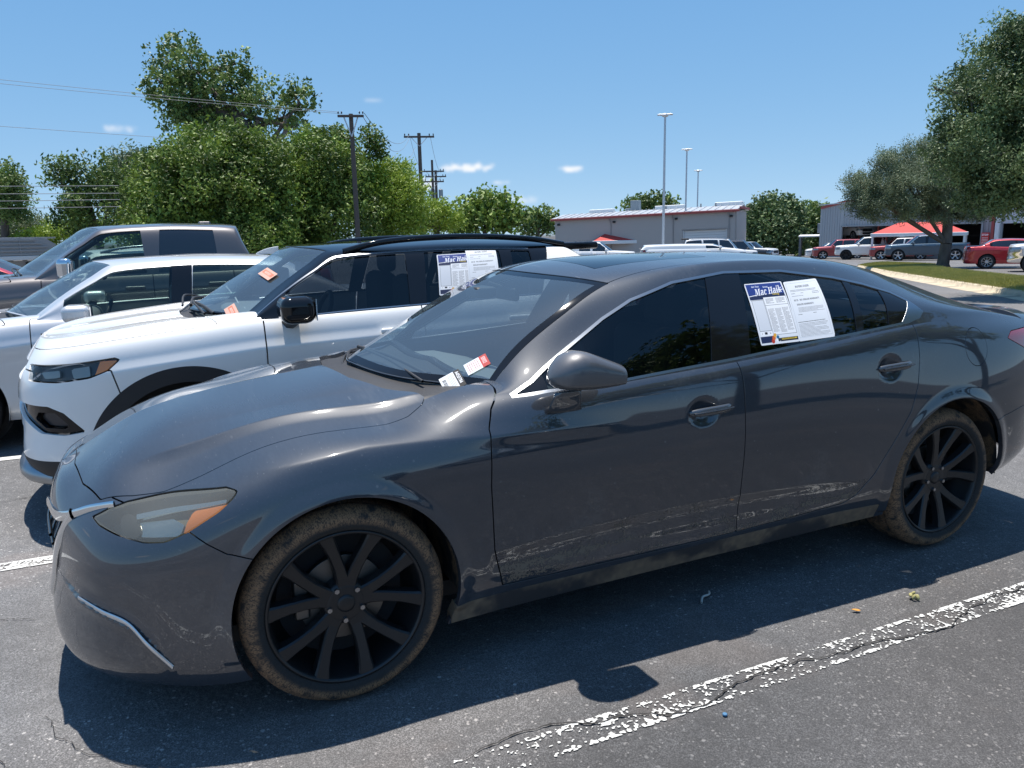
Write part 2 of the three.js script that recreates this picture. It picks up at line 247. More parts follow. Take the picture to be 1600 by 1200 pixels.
M.paperBand = paper(256, 192, (g, w, h) => { g.fillStyle = '#111'; g.fillRect(0, 0, w, 56); g.fillStyle = '#fff'; g.font = 'bold 44px sans-serif'; g.fillText('A45D784', 22, 44); fine(g, 30, 74, 190, 4, 12, '#777', 21, 4); const r = rng(3); g.fillStyle = '#222'; for (let x = 50; x < 200; x += 3 + r() * 4) g.fillRect(x, 140, 1.5 + r() * 2, 34); });
M.paperRed = paper(256, 160, (g, w, h) => { g.fillStyle = '#c23a35'; g.fillRect(0, 0, w, 52); g.fillStyle = '#f3d9d6'; g.font = 'bold 38px sans-serif'; g.fillText('SERVICE', 36, 40); fine(g, 20, 66, 216, 6, 14, '#b05a55', 22, 5); });
M.paperOrange = paper(320, 140, (g, w, h) => { g.fillStyle = '#dcab98'; g.fillRect(0, 0, w, h); g.fillStyle = '#cf7a5c'; g.fillRect(22, 34, w - 44, 58); g.fillStyle = '#efd0c2'; g.font = 'bold 44px sans-serif'; g.fillText('NOTICE', 66, 80); });

// ---------------------------------------------------------------- wheels
function lathe(pts, seg = 72) { const g = new THREE.LatheGeometry(pts.map(([r, a]) => new THREE.Vector2(r, a)), seg); return g.rotateX(Math.PI / 2); } // axis along z, a = 0 at the outer face
function tyreGeo(R, r, w, seg = 96) { return lathe([[r, -.016], [r + .010, -.002], [lerp(r, R, .35), .005], [lerp(r, R, .62), .002], [R - .018, -.010], [R - .006, -.026], [R - .001, -.045], [R, -.06], [R - .007, -.062], [R - .007, -.070], [R, -.072], [R, -w / 2 + .008], [R - .007, -w / 2 + .006], [R - .007, -w / 2 - .006], [R, -w / 2 - .008], [R, -w + .072], [R - .007, -w + .07], [R - .007, -w + .062], [R, -w + .06], [R - .006, -w + .026], [R - .018, -w + .01], [lerp(r, R, .5), -w - .004], [r, -w + .016]], seg); }
function spokeGeo(path) { // path: [radius, angle, front depth, half width, thickness]
  const rings = path.map(([r, a, f, h, t]) => { const c = Math.cos(a), s = Math.sin(a), put = (o, z) => [r * c - o * s, r * s + o * c, z]; return [put(-h, f - .006), put(-h * .75, f), put(h * .75, f), put(h, f - .006), put(h * 1.15, f - t), put(-h * 1.15, f - t)]; });
  const pos = [], q = (a, b, c, d) => pos.push(...a, ...b, ...c, ...a, ...c, ...d);
  for (let i = 0; i < rings.length - 1; i++) for (let k = 0; k < 6; k++) { const A = rings[i], B = rings[i + 1], l = (k + 1) % 6; q(A[k], B[k], B[l], A[l]); }
  const g = new THREE.BufferGeometry(); g.setAttribute('position', new THREE.Float32BufferAttribute(pos, 3)); g.setAttribute('uv', new THREE.Float32BufferAttribute(new Float32Array(pos.length / 3 * 2), 2)); g.computeVertexNormals(); return g;
}
function wheelSpec({ R = .34, r = .257, w = .225, spokes, tyre, rim, nuts = true, seg = 96, turn = 0, capMat }) {
  const rimParts = [lathe([[r - .004, -.022], [r + .004, -.014], [r + .003, -.006], [r - .004, -.004], [r - .010, -.012], [r - .014, -.03], [r - .02, -.09], [r - .045, -.12], [r - .045, -w + .03]], seg)];
  const spk = spokes.map((p) => { const g = spokeGeo(p); return g; });
  const hub = lathe([[.0, -.040], [.055, -.040], [.070, -.044], [.078, -.060], [.080, -.10]], 40);
  const cap = lathe([[0, -.032], [.02, -.0325], [.029, -.036], [.031, -.042]], 32);
  const nut = new THREE.CylinderGeometry(.0085, .0095, .03, 6); nut.rotateX(Math.PI / 2);
  return { R, r, w, tyreG: tyreGeo(R, r, w, seg), rimG: merge([...rimParts, hub]), spk, cap, nut, disc: lathe([[.07, -.095], [.145, -.095], [.147, -.1], [.147, -.12], [.07, -.12]], 48), back: lathe([[0, -.135], [r - .046, -.135]], 32), nutAt: [0, 1, 2, 3, 4].map((k) => [Math.cos(turn + (k + .5) * 2 * Math.PI / 5) * .057, Math.sin(turn + (k + .5) * 2 * Math.PI / 5) * .057]), nuts, tyre: tyre ?? M.rubber, rim: rim ?? M.wheelBlack, capMat: capMat ?? rim ?? M.wheelBlack };
}
function addWheel(car, s, x, y, z, sd, full = true) {
  const w = new THREE.Group(); w.name = 'wheel'; w.position.set(x, y, z); if (sd < 0) w.rotation.y = Math.PI; car.add(w);
  part('tyre', s.tyreG, s.tyre, w);
  if (full) { part('rim', s.rimG, s.rim, w); for (const g of s.spk) part('spoke', g, s.rim, w); part('hub_cap', s.cap, s.capMat, w); part('brake_disc', merge([s.disc, box(.05, .14, .05, -.135, .02, -.105, .01)]), M.brake, w); part('back_plate', s.back, M.cabinDark, w); if (s.nuts) for (const [a, b] of s.nutAt) part('wheel_nut', s.nut, M.steel, w).position.set(a, b, -.046); }
  else { part('rim', merge([s.rimG, ...s.spk, s.cap]), s.rim, w); part('back_plate', s.back, M.cabinDark, w); }
  return w;
}
const deg = Math.PI / 180;
const sedanWheel = wheelSpec({ R: .3395, r: .259, w: .225, tyre: M.muddyTyre, turn: 84 * deg, spokes: [0, 1, 2, 3, 4].flatMap((k) => [-1, 1].map((s) => { const a = (84 + 72 * k) * deg; return [[.05, 8, -.042, .025, .03], [.085, 10, -.040, .0215, .036], [.13, 12.8, -.032, .0190, .036], [.18, 15.6, -.023, .0195, .036], [.22, 17.6, -.015, .0225, .038], [.252, 18.8, -.009, .028, .042]].map(([r, o, f, h, t]) => [r, a + s * o * deg, f, h, t]); })) });
const fiveSpoke = (rim, R = .36, n = 5, h = .035) => wheelSpec({ R, r: R - .105, w: .24, rim, nuts: false, seg: 48, spokes: [...Array(n)].map((_, k) => { const a = (k * 360 / n + 90) * deg; return [[.05, a, -.045, h * .8, .03], [R * .4, a, -.03, h * .7, .03], [R - .115, a, -.014, h, .04]]; }) });
// ---------------------------------------------------------------- ground
const gy = (x, z) => { const t = -.9 * z + .35 * x - 1; return -.019 * (t + Math.sqrt(t * t + 1)) / 2; };
function drape(x0, x1, z0, z1, nx, nz, lift = 0) { const g = new THREE.PlaneGeometry(x1 - x0, z1 - z0, nx, nz).rotateX(-Math.PI / 2).translate((x0 + x1) / 2, 0, (z0 + z1) / 2), p = g.attributes.position, u = g.attributes.uv; for (let i = 0; i < p.count; i++) { p.setY(i, gy(p.getX(i), p.getZ(i)) + lift); u.setXY(i, p.getX(i), -p.getZ(i)); } g.computeVertexNormals(); return g; }
{
  const S = 2048, r = rng(21), stone = new Float32Array(S * S);
  // light aggregate showing through worn binder: irregular chips, denser in worn patches
  for (let k = 0; k < 17000; k++) { const x = Math.floor(r() * S), y = Math.floor(r() * S), wear = fbm(x / S, y / S, 4, 3); if (r() > smooth(.36, .68, wear) * 1.05 + .05) continue; const a = 1.2 + r() * r() * 4.2, b = a * (.4 + r() * .6), t = r() * 3.14, c = Math.cos(t), s = Math.sin(t), v = .3 + r() * .7, q = Math.ceil(a + 1); for (let j = -q; j <= q; j++) for (let i = -q; i <= q; i++) { const u = (i * c + j * s) / a, w = (-i * s + j * c) / b, d = u * u + w * w; if (d < 1) { const o = ((y + j + S) % S) * S + (x + i + S) % S; stone[o] = Math.max(stone[o], v * Math.min(1, (1 - d) * 2.5)); } } }
  const hash = new Float32Array(S * S); for (let k = 0; k < S * S; k++) hash[k] = r(); const grit = (i, j) => { const a = hash[j * S + i], b = hash[j * S + (i + 1) % S], c = hash[((j + 1) % S) * S + i], d = hash[((j + 1) % S) * S + (i + 1) % S]; return (a + b + c + d) / 4; };
  const map = tex(S, S, (i, j) => { const u = i / S, v = j / S, q = grit(i, j), g = .40 + .55 * q + .58 * smooth(.40, .72, q) * (.5 + tn(u, v, 60)), l = .86 + .28 * fbm(u, v, 5, 4), s = stone[j * S + i], rust = smooth(.60, .78, fbm(u + .3, v + .7, 7, 4)) * .3 * q, b = .108 * g * l; return [lerp(lerp(b * 1.01, .20, rust), .38, s * .7), lerp(lerp(b, .15, rust), .365, s * .7), lerp(lerp(b * 1.01, .12, rust), .35, s * .7)]; }, { repeat: [1 / 3.3, 1 / 3.3] });
  const bump = tex(1024, 1024, (i, j) => { const u = i / 1024, v = j / 1024, h = .4 * tn2(u, v, 250) + .35 * tn(u, v, 128) + .35 * stone[j * 2 * S + i * 2]; return [h, h, h]; }, { srgb: false, repeat: [1 / 3.3, 1 / 3.3] });
  const m = std([1, 1, 1], .86, { map, bumpMap: bump, bumpScale: .004, vertexColors: true });
  // one sheet, fine near the camera and coarse toward the horizon; patches of older and newer binder as colour
  const ring = [0]; let q = .35; while (ring.at(-1) < 900) { ring.push(ring.at(-1) + q); q *= ring.at(-1) < 14 ? 1.0 : 1.16; }
  const n2 = createNoise2D(rng(3)), pos = [], col = [], uv = [], idx = [], N = 220;
  for (const d of ring) for (let k = 0; k <= N; k++) { const a = k / N * 2 * Math.PI, x = Math.cos(a) * d + .8, z = Math.sin(a) * d + 1.2; pos.push(x, gy(x, z), z); uv.push(x, -z);
    const f = .98 + .10 * n2(x * .22, z * .3) + .10 * n2(x * .7 + 9, z * .9) + .05 * n2(x * 2.1, z * 2.3), newer = lerp(1.36, .60, smooth(-.55, .25, (x - .35 + n2(z * .8, 4) * .2) * .5 + (z - 1.45) * (x > -.2 ? .9 : .1)) * smooth(.6, 1.6, z)), warm = .03 * n2(x * .5 + 40, z * .5); col.push(f * newer * (1 + warm), f * newer, f * newer * (1 - warm)); }
  for (let i = 0; i < ring.length - 1; i++) for (let k = 0; k < N; k++) { const a = i * (N + 1) + k, b = a + N + 1; idx.push(a, a + 1, b, b, a + 1, b + 1); }
  const g = new THREE.BufferGeometry(); g.setAttribute('position', new THREE.Float32BufferAttribute(pos, 3)); g.setAttribute('color', new THREE.Float32BufferAttribute(col, 3)); g.setAttribute('uv', new THREE.Float32BufferAttribute(uv, 2)); g.setIndex(idx); g.computeVertexNormals(); struct('ground', g, m);
  // parking lines, worn: paint left on the high grains and along the edges of the stripe
  const worn = (keep, seed) => tex(2048, 64, (i, j) => { const u = i / 2048, v = j / 64, e = Math.abs(v - .5) * 2, edge = smooth(.62, .80, e) * (1 - smooth(.93, 1, e)), n = fbm(u, v / 52, 64, 3) * .35 + tn2(u, v / 52, 700) * .40 + tn(u, v / 52, 1100) * .25, patch = fbm(u + seed * .1, .3, 9, 3), k = n + edge * .13 + (patch - .5) * .32 + keep - .5; return [1, 1, 1, smooth(.50, .54, k) * (e < .97 ? 1 : 0)]; }, { repeat: [1 / 6.5, 1] });
  const paint = (t) => std([.56, .56, .535], .85, { map: t, transparent: false, alphaTest: .5, alphaMap: null });
  for (const [z, x0, x1, keep, w] of [[1.38, -2.4, 5.2, .385, .12], [-.96, -2.9, 3.6, .62, .11], [-3.33, -3.2, 3.2, .72, .11], [-5.7, -3.4, 3.2, .66, .11], [-8.1, -3.4, 3.2, .66, .11]]) { const g = drape(x0, x1, z - w / 2, z + w / 2, 60, 1, .004), u = g.attributes.uv, p = g.attributes.position; for (let i = 0; i < u.count; i++) u.setXY(i, p.getX(i), (p.getZ(i) - z) / w + .5); struct('parking_line', g, paint(worn(keep, z))); }
  // cracks in the asphalt
  const crack = (pts, w, seed) => { const r = rng(seed), v = [], ix = []; let P = pts.map((p) => p.slice()); for (let k = 0; k < 5; k++) { const o = [P[0]]; for (let i = 1; i < P.length; i++) { const a = P[i - 1], b = P[i], l = Math.hypot(b[0] - a[0], b[1] - a[1]); o.push([(a[0] + b[0]) / 2 + (r() - .5) * l * .2, (a[1] + b[1]) / 2 + (r() - .5) * l * .2], b); } P = o; } P.forEach(([x, z], i) => { const n = P[Math.min(P.length - 1, i + 1)], m = P[Math.max(0, i - 1)], dx = n[0] - m[0], dz = n[1] - m[1], l = Math.hypot(dx, dz) || 1, h = w * (.25 + r() * .75) * Math.min(1, i / 8, (P.length - 1 - i) / 8) / 2; v.push(x - dz / l * h, gy(x, z) + .006, z + dx / l * h, x + dz / l * h, gy(x, z) + .006, z - dx / l * h); if (i) { const a = i * 2; ix.push(a - 2, a - 1, a, a, a - 1, a + 1); } }); const g = new THREE.BufferGeometry(); g.setAttribute('position', new THREE.Float32BufferAttribute(v, 3)); g.setIndex(ix); g.computeVertexNormals(); struct('pavement_crack', g, M.crack); };
  M.crack = std([.022, .021, .02], .95);
  crack([[.2, 1.33], [.7, 1.36], [1.1, 1.41], [1.5, 1.36], [1.9, 1.40], [2.5, 1.37], [3.4, 1.33]], .008, 1); crack([[-1.5, .05], [-1.2, .25], [-1.15, .6], [-.95, .85]], .003, 2); crack([[-1.6, -.6], [-1.25, -.35], [-1.05, -.25]], .006, 4);
  crack([[2.6, 1.62], [3.1, 1.58], [3.6, 1.66]], .005, 6); crack([[-.95, .5], [-.8, .8], [-.55, 1.0], [-.3, 1.3]], .003, 8); crack([[-2.2, -2.4], [-1.6, -2.1], [-1.2, -2.2]], .008, 9);
}
// ---------------------------------------------------------------- planted island with kerb
{
  const front = [[36.2, -29.2], [34.6, -27.4], [29.6, -21.8], [24.6, -15.8], [21.4, -11.9], [19, -8.9], [14, -3.2]], back = [[42.5, -32.6], [40.0, -27.4], [34.3, -22.3], [30.0, -17.5], [24.9, -11.3], [21.2, -7], [16.5, -1.6]];
  const fc = new THREE.CatmullRomCurve3(front.map(([x, z]) => new THREE.Vector3(x, 0, z)), false, 'centripetal'), bc = new THREE.CatmullRomCurve3(back.map(([x, z]) => new THREE.Vector3(x, 0, z)), false, 'centripetal');
  const n = 60, pos = [], idx = [], uv = []; for (let i = 0; i <= n; i++) { const a = fc.getPointAt(i / n), b = bc.getPointAt(i / n); for (let k = 0; k <= 8; k++) { const x = lerp(a.x, b.x, k / 8), z = lerp(a.z, b.z, k / 8); pos.push(x, gy(x, z) + .12 + .05 * Math.sin(k / 8 * Math.PI), z); uv.push(x, z); } }
  for (let i = 0; i < n; i++) for (let k = 0; k < 8; k++) { const a = i * 9 + k, b = a + 9; idx.push(a, b, a + 1, a + 1, b, b + 1); }
  const g = new THREE.BufferGeometry(); g.setAttribute('position', new THREE.Float32BufferAttribute(pos, 3)); g.setAttribute('uv', new THREE.Float32BufferAttribute(uv, 2)); g.setIndex(idx); g.computeVertexNormals();
  struct('lawn', g, std([1, 1, 1], 1, { side: THREE.DoubleSide, map: tex(512, 512, (i, j) => { const u = i / 512, v = j / 512, f = fbm(u, v, 8, 5), d = smooth(.52, .7, fbm(u + .5, v, 5, 4)); return [lerp(.25, .38, d) * (.7 + .6 * f), lerp(.26, .33, d) * (.7 + .6 * f), lerp(.075, .12, d) * (.7 + .6 * f)]; }, { repeat: [.2, .2] }) }));
  const blade = new THREE.BufferGeometry(); { const p = [], r = rng(8); for (let k = 0; k < 9; k++) { const a = r() * 6.28, x = (r() - .5) * .2, z = (r() - .5) * .2, h = .05 + r() * .06, w = .006, c = Math.cos(a) * w, s = Math.sin(a) * w, lx = (r() - .5) * .05, lz = (r() - .5) * .05; p.push(x - c, 0, z - s, x + c, 0, z + s, x + lx, h, z + lz); } blade.setAttribute('position', new THREE.Float32BufferAttribute(p, 3)); blade.computeVertexNormals(); }
  const r = rng(14), cnt = 16000, im = new THREE.InstancedMesh(blade, std([1, 1, 1], .9, { side: THREE.DoubleSide }), cnt), mt = new THREE.Matrix4(), c = new THREE.Color();
  for (let k = 0; k < cnt; k++) { const t = r(), s = r(), a = fc.getPointAt(t), b = bc.getPointAt(t), x = lerp(a.x, b.x, .02 + s * .96), z = lerp(a.z, b.z, .02 + s * .96); mt.makeRotationY(r() * 6.28).setPosition(x, gy(x, z) + .115 + .05 * Math.sin(s * Math.PI), z); im.setMatrixAt(k, mt); const d = r(); im.setColorAt(k, c.setRGB(lerp(.22, .46, d), lerp(.24, .41, d), lerp(.06, .15, d))); }
  im.name = 'grass'; im.userData.kind = 'stuff'; im.castShadow = im.receiveShadow = true; tag(im, 'short dry green grass on the planted island round the oak', 'grass'); scene.add(im);
  const kerbMat = std([1, 1, 1], .9, { map: tex(512, 64, (i, j) => { const f = .75 + .5 * fbm(i / 512, j / 512, 16, 5), s = smooth(.55, .75, fbm(i / 512 + .4, j / 512, 6, 4)); return [lerp(.46, .30, s) * f, lerp(.39, .26, s) * f, lerp(.28, .20, s) * f]; }, { repeat: [.4, 1] }) });
  for (const [curve, side] of [[fc, 1], [bc, -1]]) { const L = curve.getLength(), m = Math.round(L / 3); for (let q = 0; q < m; q++) { const pos = [], idx = [], uv = [], k = 6; const prof = [[-.42, .004], [-.06, .02], [-.02, .12], [.03, .15], [.15, .155], [.16, .0]]; for (let i = 0; i <= k; i++) { const t = lerp((q + .004) / m, (q + .996) / m, i / k), p = curve.getPointAt(t), d = curve.getTangentAt(t); prof.forEach(([o, h], j) => { const x = p.x + d.z * -o * side * -1, z = p.z - d.x * -o * side * -1; pos.push(x, gy(x, z) + h, z); uv.push(t * L, j / 6); }); } for (let i = 0; i < k; i++) for (let j = 0; j < 5; j++) { const a = i * 6 + j, b = a + 6; idx.push(a, a + 1, b, b, a + 1, b + 1); } const g = new THREE.BufferGeometry(); g.setAttribute('position', new THREE.Float32BufferAttribute(pos, 3)); g.setAttribute('uv', new THREE.Float32BufferAttribute(uv, 2)); g.setIndex(idx); g.computeVertexNormals(); kerbMat.side = THREE.DoubleSide; struct('kerb', g, kerbMat); } }
}
// ---------------------------------------------------------------- buildings
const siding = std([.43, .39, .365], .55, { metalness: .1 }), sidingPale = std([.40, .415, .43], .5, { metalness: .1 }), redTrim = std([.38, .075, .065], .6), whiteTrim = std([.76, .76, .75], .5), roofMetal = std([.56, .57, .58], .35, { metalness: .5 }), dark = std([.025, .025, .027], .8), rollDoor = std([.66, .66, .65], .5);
function ribbed(w, h, pitch = .3, d = .04) { // siding panel of one wall, ribs upright, foot at y = 0, facing +z
  const s = new THREE.Shape(); s.moveTo(0, -.1); const n = Math.round(w / pitch), p = w / n; for (let i = 0; i < n; i++) { const x = i * p; s.lineTo(x, 0); s.lineTo(x + p * .60, 0); s.lineTo(x + p * .68, d); s.lineTo(x + p * .92, d); } s.lineTo(w, 0); s.lineTo(w, -.1); s.closePath();
  return new THREE.ExtrudeGeometry(s, { depth: h, bevelEnabled: false }).rotateX(-Math.PI / 2).scale(1, 1, -1).scale(1, 1, -1).translate(0, 0, 0);
}
{ // long metal shed in the middle distance: local x runs along its front from left to right, z toward the camera
  const L = [31.0, -56.4], Rr = [40.9, -45.2], w = Math.hypot(Rr[0] - L[0], Rr[1] - L[1]), turn = Math.atan2(-(Rr[1] - L[1]), Rr[0] - L[0]), b = thing('metal_shed', 'long grey metal building with red eaves and roll-up doors behind the light poles', 'building', [L[0], -1.2, L[1]], turn);
  b.rotation.order = 'YXZ'; b.rotation.z = Math.atan2(.34, w);
  const H = 3.95, D = 5.5;
  const doors = [[.75, 3.3, 2.0], [10.9, 14.3, 2.55]];
  let x = 0; for (const [a, c, h] of doors) { part('wall', ribbed(a - x, H).translate(x, 0, 0), siding, b); part('wall', ribbed(c - a, H - h).translate(a, h, 0), siding, b); x = c; } part('wall', ribbed(w - x, H).translate(x, 0, 0), siding, b);
  part('end_wall', ribbed(D, H).rotateY(Math.PI / 2).translate(w, 0, 0), siding, b); part('end_wall', ribbed(D, H).rotateY(-Math.PI / 2).translate(0, 0, -D), siding, b); part('back_wall', box(w, H, .1, w / 2, H / 2, -D), siding, b);
  doors.forEach(([a, c, h], i) => { const s = []; for (let y = 0; y < h; y += .2) s.push(box(c - a - .06, .19, .05, (a + c) / 2, y + (i ? .35 : 0) + .1, -.06, .015)); const d = part('roll_up_door', merge(s), rollDoor, b); part('door_frame', merge([box(.08, h, .1, a, h / 2, .05), box(.08, h, .1, c, h / 2, .05), box(c - a + .16, .1, .1, (a + c) / 2, h + .05, .05)]), whiteTrim, d); if (i) part('door_gap_shade', box(c - a, .4, .04, (a + c) / 2, .2, -.12), dark, b); });  // dark panel stands in for the shade under the half-raised second door
  const pitch = .13, panels = []; const n = Math.round((w + .6) / .6); for (let i = 0; i < n; i++) { const px = -.3 + (i + .5) * (w + .6) / n, g = merge([box((w + .6) / n - .01, .04, D / 2 + .4, 0, 0, 0), box(.05, .07, D / 2 + .4, (w + .6) / n / 2 - .03, .04, 0)]); g.rotateX(pitch).translate(px, H + .10 + (D / 4) * pitch, -D / 4 + .15); panels.push(g); const k = merge([box((w + .6) / n - .01, .04, D / 2 + .2, 0, 0, 0)]); k.rotateX(-pitch).translate(px, H + .10 + (D / 4) * pitch, -D * .75); panels.push(k); }
  part('roof', merge(panels), roofMetal, b);
  part('fascia', box(w + .7, .17, .10, w / 2, H - .02, .36, .02), redTrim, b); part('fascia', box(.10, .17, D, w + .34, H + .2, -D / 2, .02), redTrim, b);
  for (const [x, wd, y] of [[3.2, 2.1, .6], [9.2, 2.5, .6], [14.0, 2.2, .6]]) part('roof_skylight', box(wd, .36, .8, x, H + y, -3.0, .06), std([.78, .79, .78], .5), b);
  part('roof_unit', merge([box(.75, .85, .7, 6.1, H + .95, -3.4, .03), box(.5, .3, .5, 5.5, H + .6, -3.4, .02)]), std([.27, .31, .33], .6), b); for (const x of [8.9, 11.8, 13.0]) part('roof_pipe', bar([x, H + .2, -2.6], [x, H + .75, -2.6], .06), std([.3, .3, .3], .6), b);
  for (const x of [4.9, 10.1, w - .45]) part('downspout', merge([bar([x, 0, .12], [x, H - .5, .12], .05), bar([x, H - .5, .12], [x - .12, H - .1, .3], .05)]), std([.30, .28, .27], .5), b);
  for (const x of [.3, 5.2, 10.35, w - .3]) part('wall_lamp', box(.22, .16, .2, x, H - .42, .18, .03), dark, b);
  part('floor', box(w, .06, D, w / 2, -.02, -D / 2), std([.3, .3, .29], .9), b);
}
{ // service building on the right, its gable toward the camera, with open bays
  const A = [62.6, -57.6], B = [64.4, -37.0], w = Math.hypot(B[0] - A[0], B[1] - A[1]), turn = Math.atan2(-(B[1] - A[1]), B[0] - A[0]), b = thing('service_building', 'pale grey metal service building with open bays beyond the oak tree', 'building', [A[0], -1.4, A[1]], turn);
  const H = 5.0, top = (x) => H + Math.min(x, 3.0) * .18 + Math.max(0, x - 3) * .03, D = 14, step = (x0, x1, y0) => { const s = new THREE.Shape(), p = .3; s.moveTo(x0, y0); s.lineTo(x1, y0); s.lineTo(x1, top(x1)); s.lineTo(x0, top(x0)); s.closePath(); const g = [new THREE.ExtrudeGeometry(s, { depth: .1, bevelEnabled: false }).translate(0, 0, -.1)]; for (let x = x0 + .1; x < x1 - .1; x += p) { g.push(box(.08, top(x) - y0 - .05, .04, x + .04, (top(x) + y0) / 2, .02)); } return merge(g); };
  part('wall', step(0, 2.6, 0), sidingPale, b); part('wall', step(2.6, 16.6, 3.15), sidingPale, b); part('wall', step(16.6, 18.2, 0), std([.36, .33, .33], .6), b); part('wall', step(18.2, 30, 3.05), std([.62, .63, .65], .5), b); part('wall', step(30, 32, 0), sidingPale, b);
  part('pier', box(.35, 3.2, .3, 9.2, 1.6, -.05), sidingPale, b);
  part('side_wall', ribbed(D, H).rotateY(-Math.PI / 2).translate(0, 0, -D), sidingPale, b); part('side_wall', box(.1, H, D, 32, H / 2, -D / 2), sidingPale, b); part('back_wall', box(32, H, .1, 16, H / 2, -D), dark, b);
  part('roof', merge([box(32.4, .1, D + .4, 16, 0, 0)]).rotateZ(.03).translate(0, H + .35, -D / 2), roofMetal, b); part('rake_trim', merge([box(3.05, .22, .14, 0, 0, 0).rotateZ(.178).translate(1.5, top(1.5) + .05, .08), box(29, .22, .14, 0, 0, 0).rotateZ(.03).translate(17.5, top(17.5) + .05, .08)]), redTrim, b);
  part('bay_frame', merge([box(.14, 3.15, .16, 2.6, 1.57, .06), box(14.1, .14, .16, 9.6, 3.15, .06), box(.14, 3.15, .16, 16.6, 1.57, .06), box(.14, 3.05, .16, 18.2, 1.5, .06)]), std([.33, .34, .35], .5), b);
  part('red_column', box(.24, 4.6, .22, 17.55, 2.3, .16), redTrim, b); part('downspout', box(.34, 4.9, .26, 17.95, 2.45, .2), whiteTrim, b); for (const x of [5.0, 5.9]) part('red_column', box(.18, 3.1, .18, x, 1.55, -2.4), redTrim, b);
  part('wall_lamp', box(.5, .26, .3, 6.2, 3.75, .16, .04), dark, b); part('wall_unit', box(.8, 1.0, .7, -.4, 3.0, -.8, .04), std([.22, .24, .26], .6), b);
  part('floor', box(32, .05, D, 16, -.03, -D / 2), std([.28, .28, .27], .8), b); for (const y of [1.2, 2.0]) part('work_shelf', box(3, .08, .6, 13, y, -7), M.trimPlastic, b); part('tool_bench', box(2.2, 1.1, .8, 12.8, .55, -6.8, .02), std([.30, .30, .31], .7), b); part('tool_cabinet', box(.5, 1.6, .5, 7.6, .8, -5, .02), redTrim, b);
  const c = document.createElement('canvas'); c.width = 128; c.height = 256; const q = c.getContext('2d'); q.fillStyle = '#c9302c'; q.fillRect(0, 0, 128, 256); q.fillStyle = '#fff'; q.font = 'bold 46px sans-serif'; q.fillText('STOP', 4, 56); fine(q, 12, 84, 100, 5, 26, '#f3d8d6', 31, 12); q.fillRect(0, 224, 128, 10); const t = new THREE.CanvasTexture(c); t.colorSpace = THREE.SRGBColorSpace;
  part('notice_board', box(.66, 1.25, .06, 17.0, 1.7, .22), std([1, 1, 1], .5, { map: t }), b);
}
{ // small lean-to at the corner of the service building and a house far behind
  const b = thing('lean_to', 'small open lean-to with pale roof beside the service building', 'building', [63.6, -1.42, -59.4], .72);
  part('roof', box(2.2, .12, 3, 0, 2.25, 0, .02).rotateZ(.05), whiteTrim, b); for (const [x, z] of [[-1, 1.3], [1, 1.3], [-1, -1.3], [1, -1.3]]) part('post', box(.1, 2.25, .1, x, 1.12, z), std([.2, .2, .2], .6), b); part('back_wall', box(2.2, 2.2, .08, 0, 1.1, -1.4), std([.12, .14, .16], .7), b); part('barrel', merge([lathe([[0, .9], [.3, .9], [.32, .6], [.32, .3], [.3, 0]], 20).rotateX(-Math.PI / 2).translate(-.3, 0, .6)]), std([.06, .07, .09], .6), b); part('crate', box(.7, .8, .6, .5, .4, .4, .03), std([.10, .11, .12], .6), b);
  const h = thing('house', 'small house with brown shingle roof between the metal building and the trees', 'house', [69.2, -1.7, -78.2], .75);
  const s = new THREE.Shape(); s.moveTo(-4, 0); s.lineTo(4, 0); s.lineTo(4, 2.6); s.lineTo(0, 5.0); s.lineTo(-4, 2.6); part('wall', new THREE.ExtrudeGeometry(s, { depth: 7, bevelEnabled: false }).translate(0, 0, -7), std([.42, .38, .33], .8), h); part('roof', merge([box(5.1, .12, 7.6, 2.15, 3.85, -3.5).rotateZ(0), box(5.1, .12, 7.6, 0, 0, 0).rotateZ(.54).translate(-2.15, 3.85, -3.5)].map((g, i) => (i ? g : box(5.1, .12, 7.6, 0, 0, 0).rotateZ(-.54).translate(2.15, 3.85, -3.5)))), std([.20, .165, .14], .9), h); part('window', box(1, 1.1, .08, -1.6, 1.6, .02), M.darkGlass, h); part('door', box(1, 2.0, .08, 1.4, 1.0, .02, .01), std([.25, .2, .16], .7), h);
}
{ // ribbed grey shelter at the left edge
  const b = thing('storage_shelter', 'low ribbed grey metal shelter with white eaves at the left edge behind the red car', 'shelter', [-4.7, gy(-4.7, -32), -32.2], .42);
  const s = new THREE.Shape(); s.moveTo(-9, 1.62); s.lineTo(1.25, 1.62); s.lineTo(.35, 2.28); s.lineTo(.1, 2.34); s.lineTo(-9, 2.34); const g = [new THREE.ExtrudeGeometry(s, { depth: .06, bevelEnabled: false })]; for (let k = 0; k < 5; k++) { const y = 1.70 + k * .135; g.push(box(9.9 - k * .2, .05, .07, -4.2 - k * .1, y, .075)); } for (let k = 0; k < 5; k++) g.push(box(.03, .68, .05, -.6 - k * 1.8, 1.98, .07));
  part('roof_panel', merge(g), std([.40, .40, .41], .5, { metalness: .2 }), b); part('eaves', box(10.3, .16, .12, -3.9, 1.56, .06, .02), std([.74, .74, .73], .5), b); part('wall', box(10, .9, .08, -3.9, 1.0, -.3), std([.36, .36, .36], .6), b); for (let k = 0; k < 4; k++) part('post', box(.12, 1.5, .12, .8 - k * 3, .75, .0), whiteTrim, b); part('window', box(1.2, .34, .06, .2, 1.22, -.22), M.darkGlass, b); part('top', box(10, .06, 4, -4.3, 2.32, -2), roofMetal, b);
}
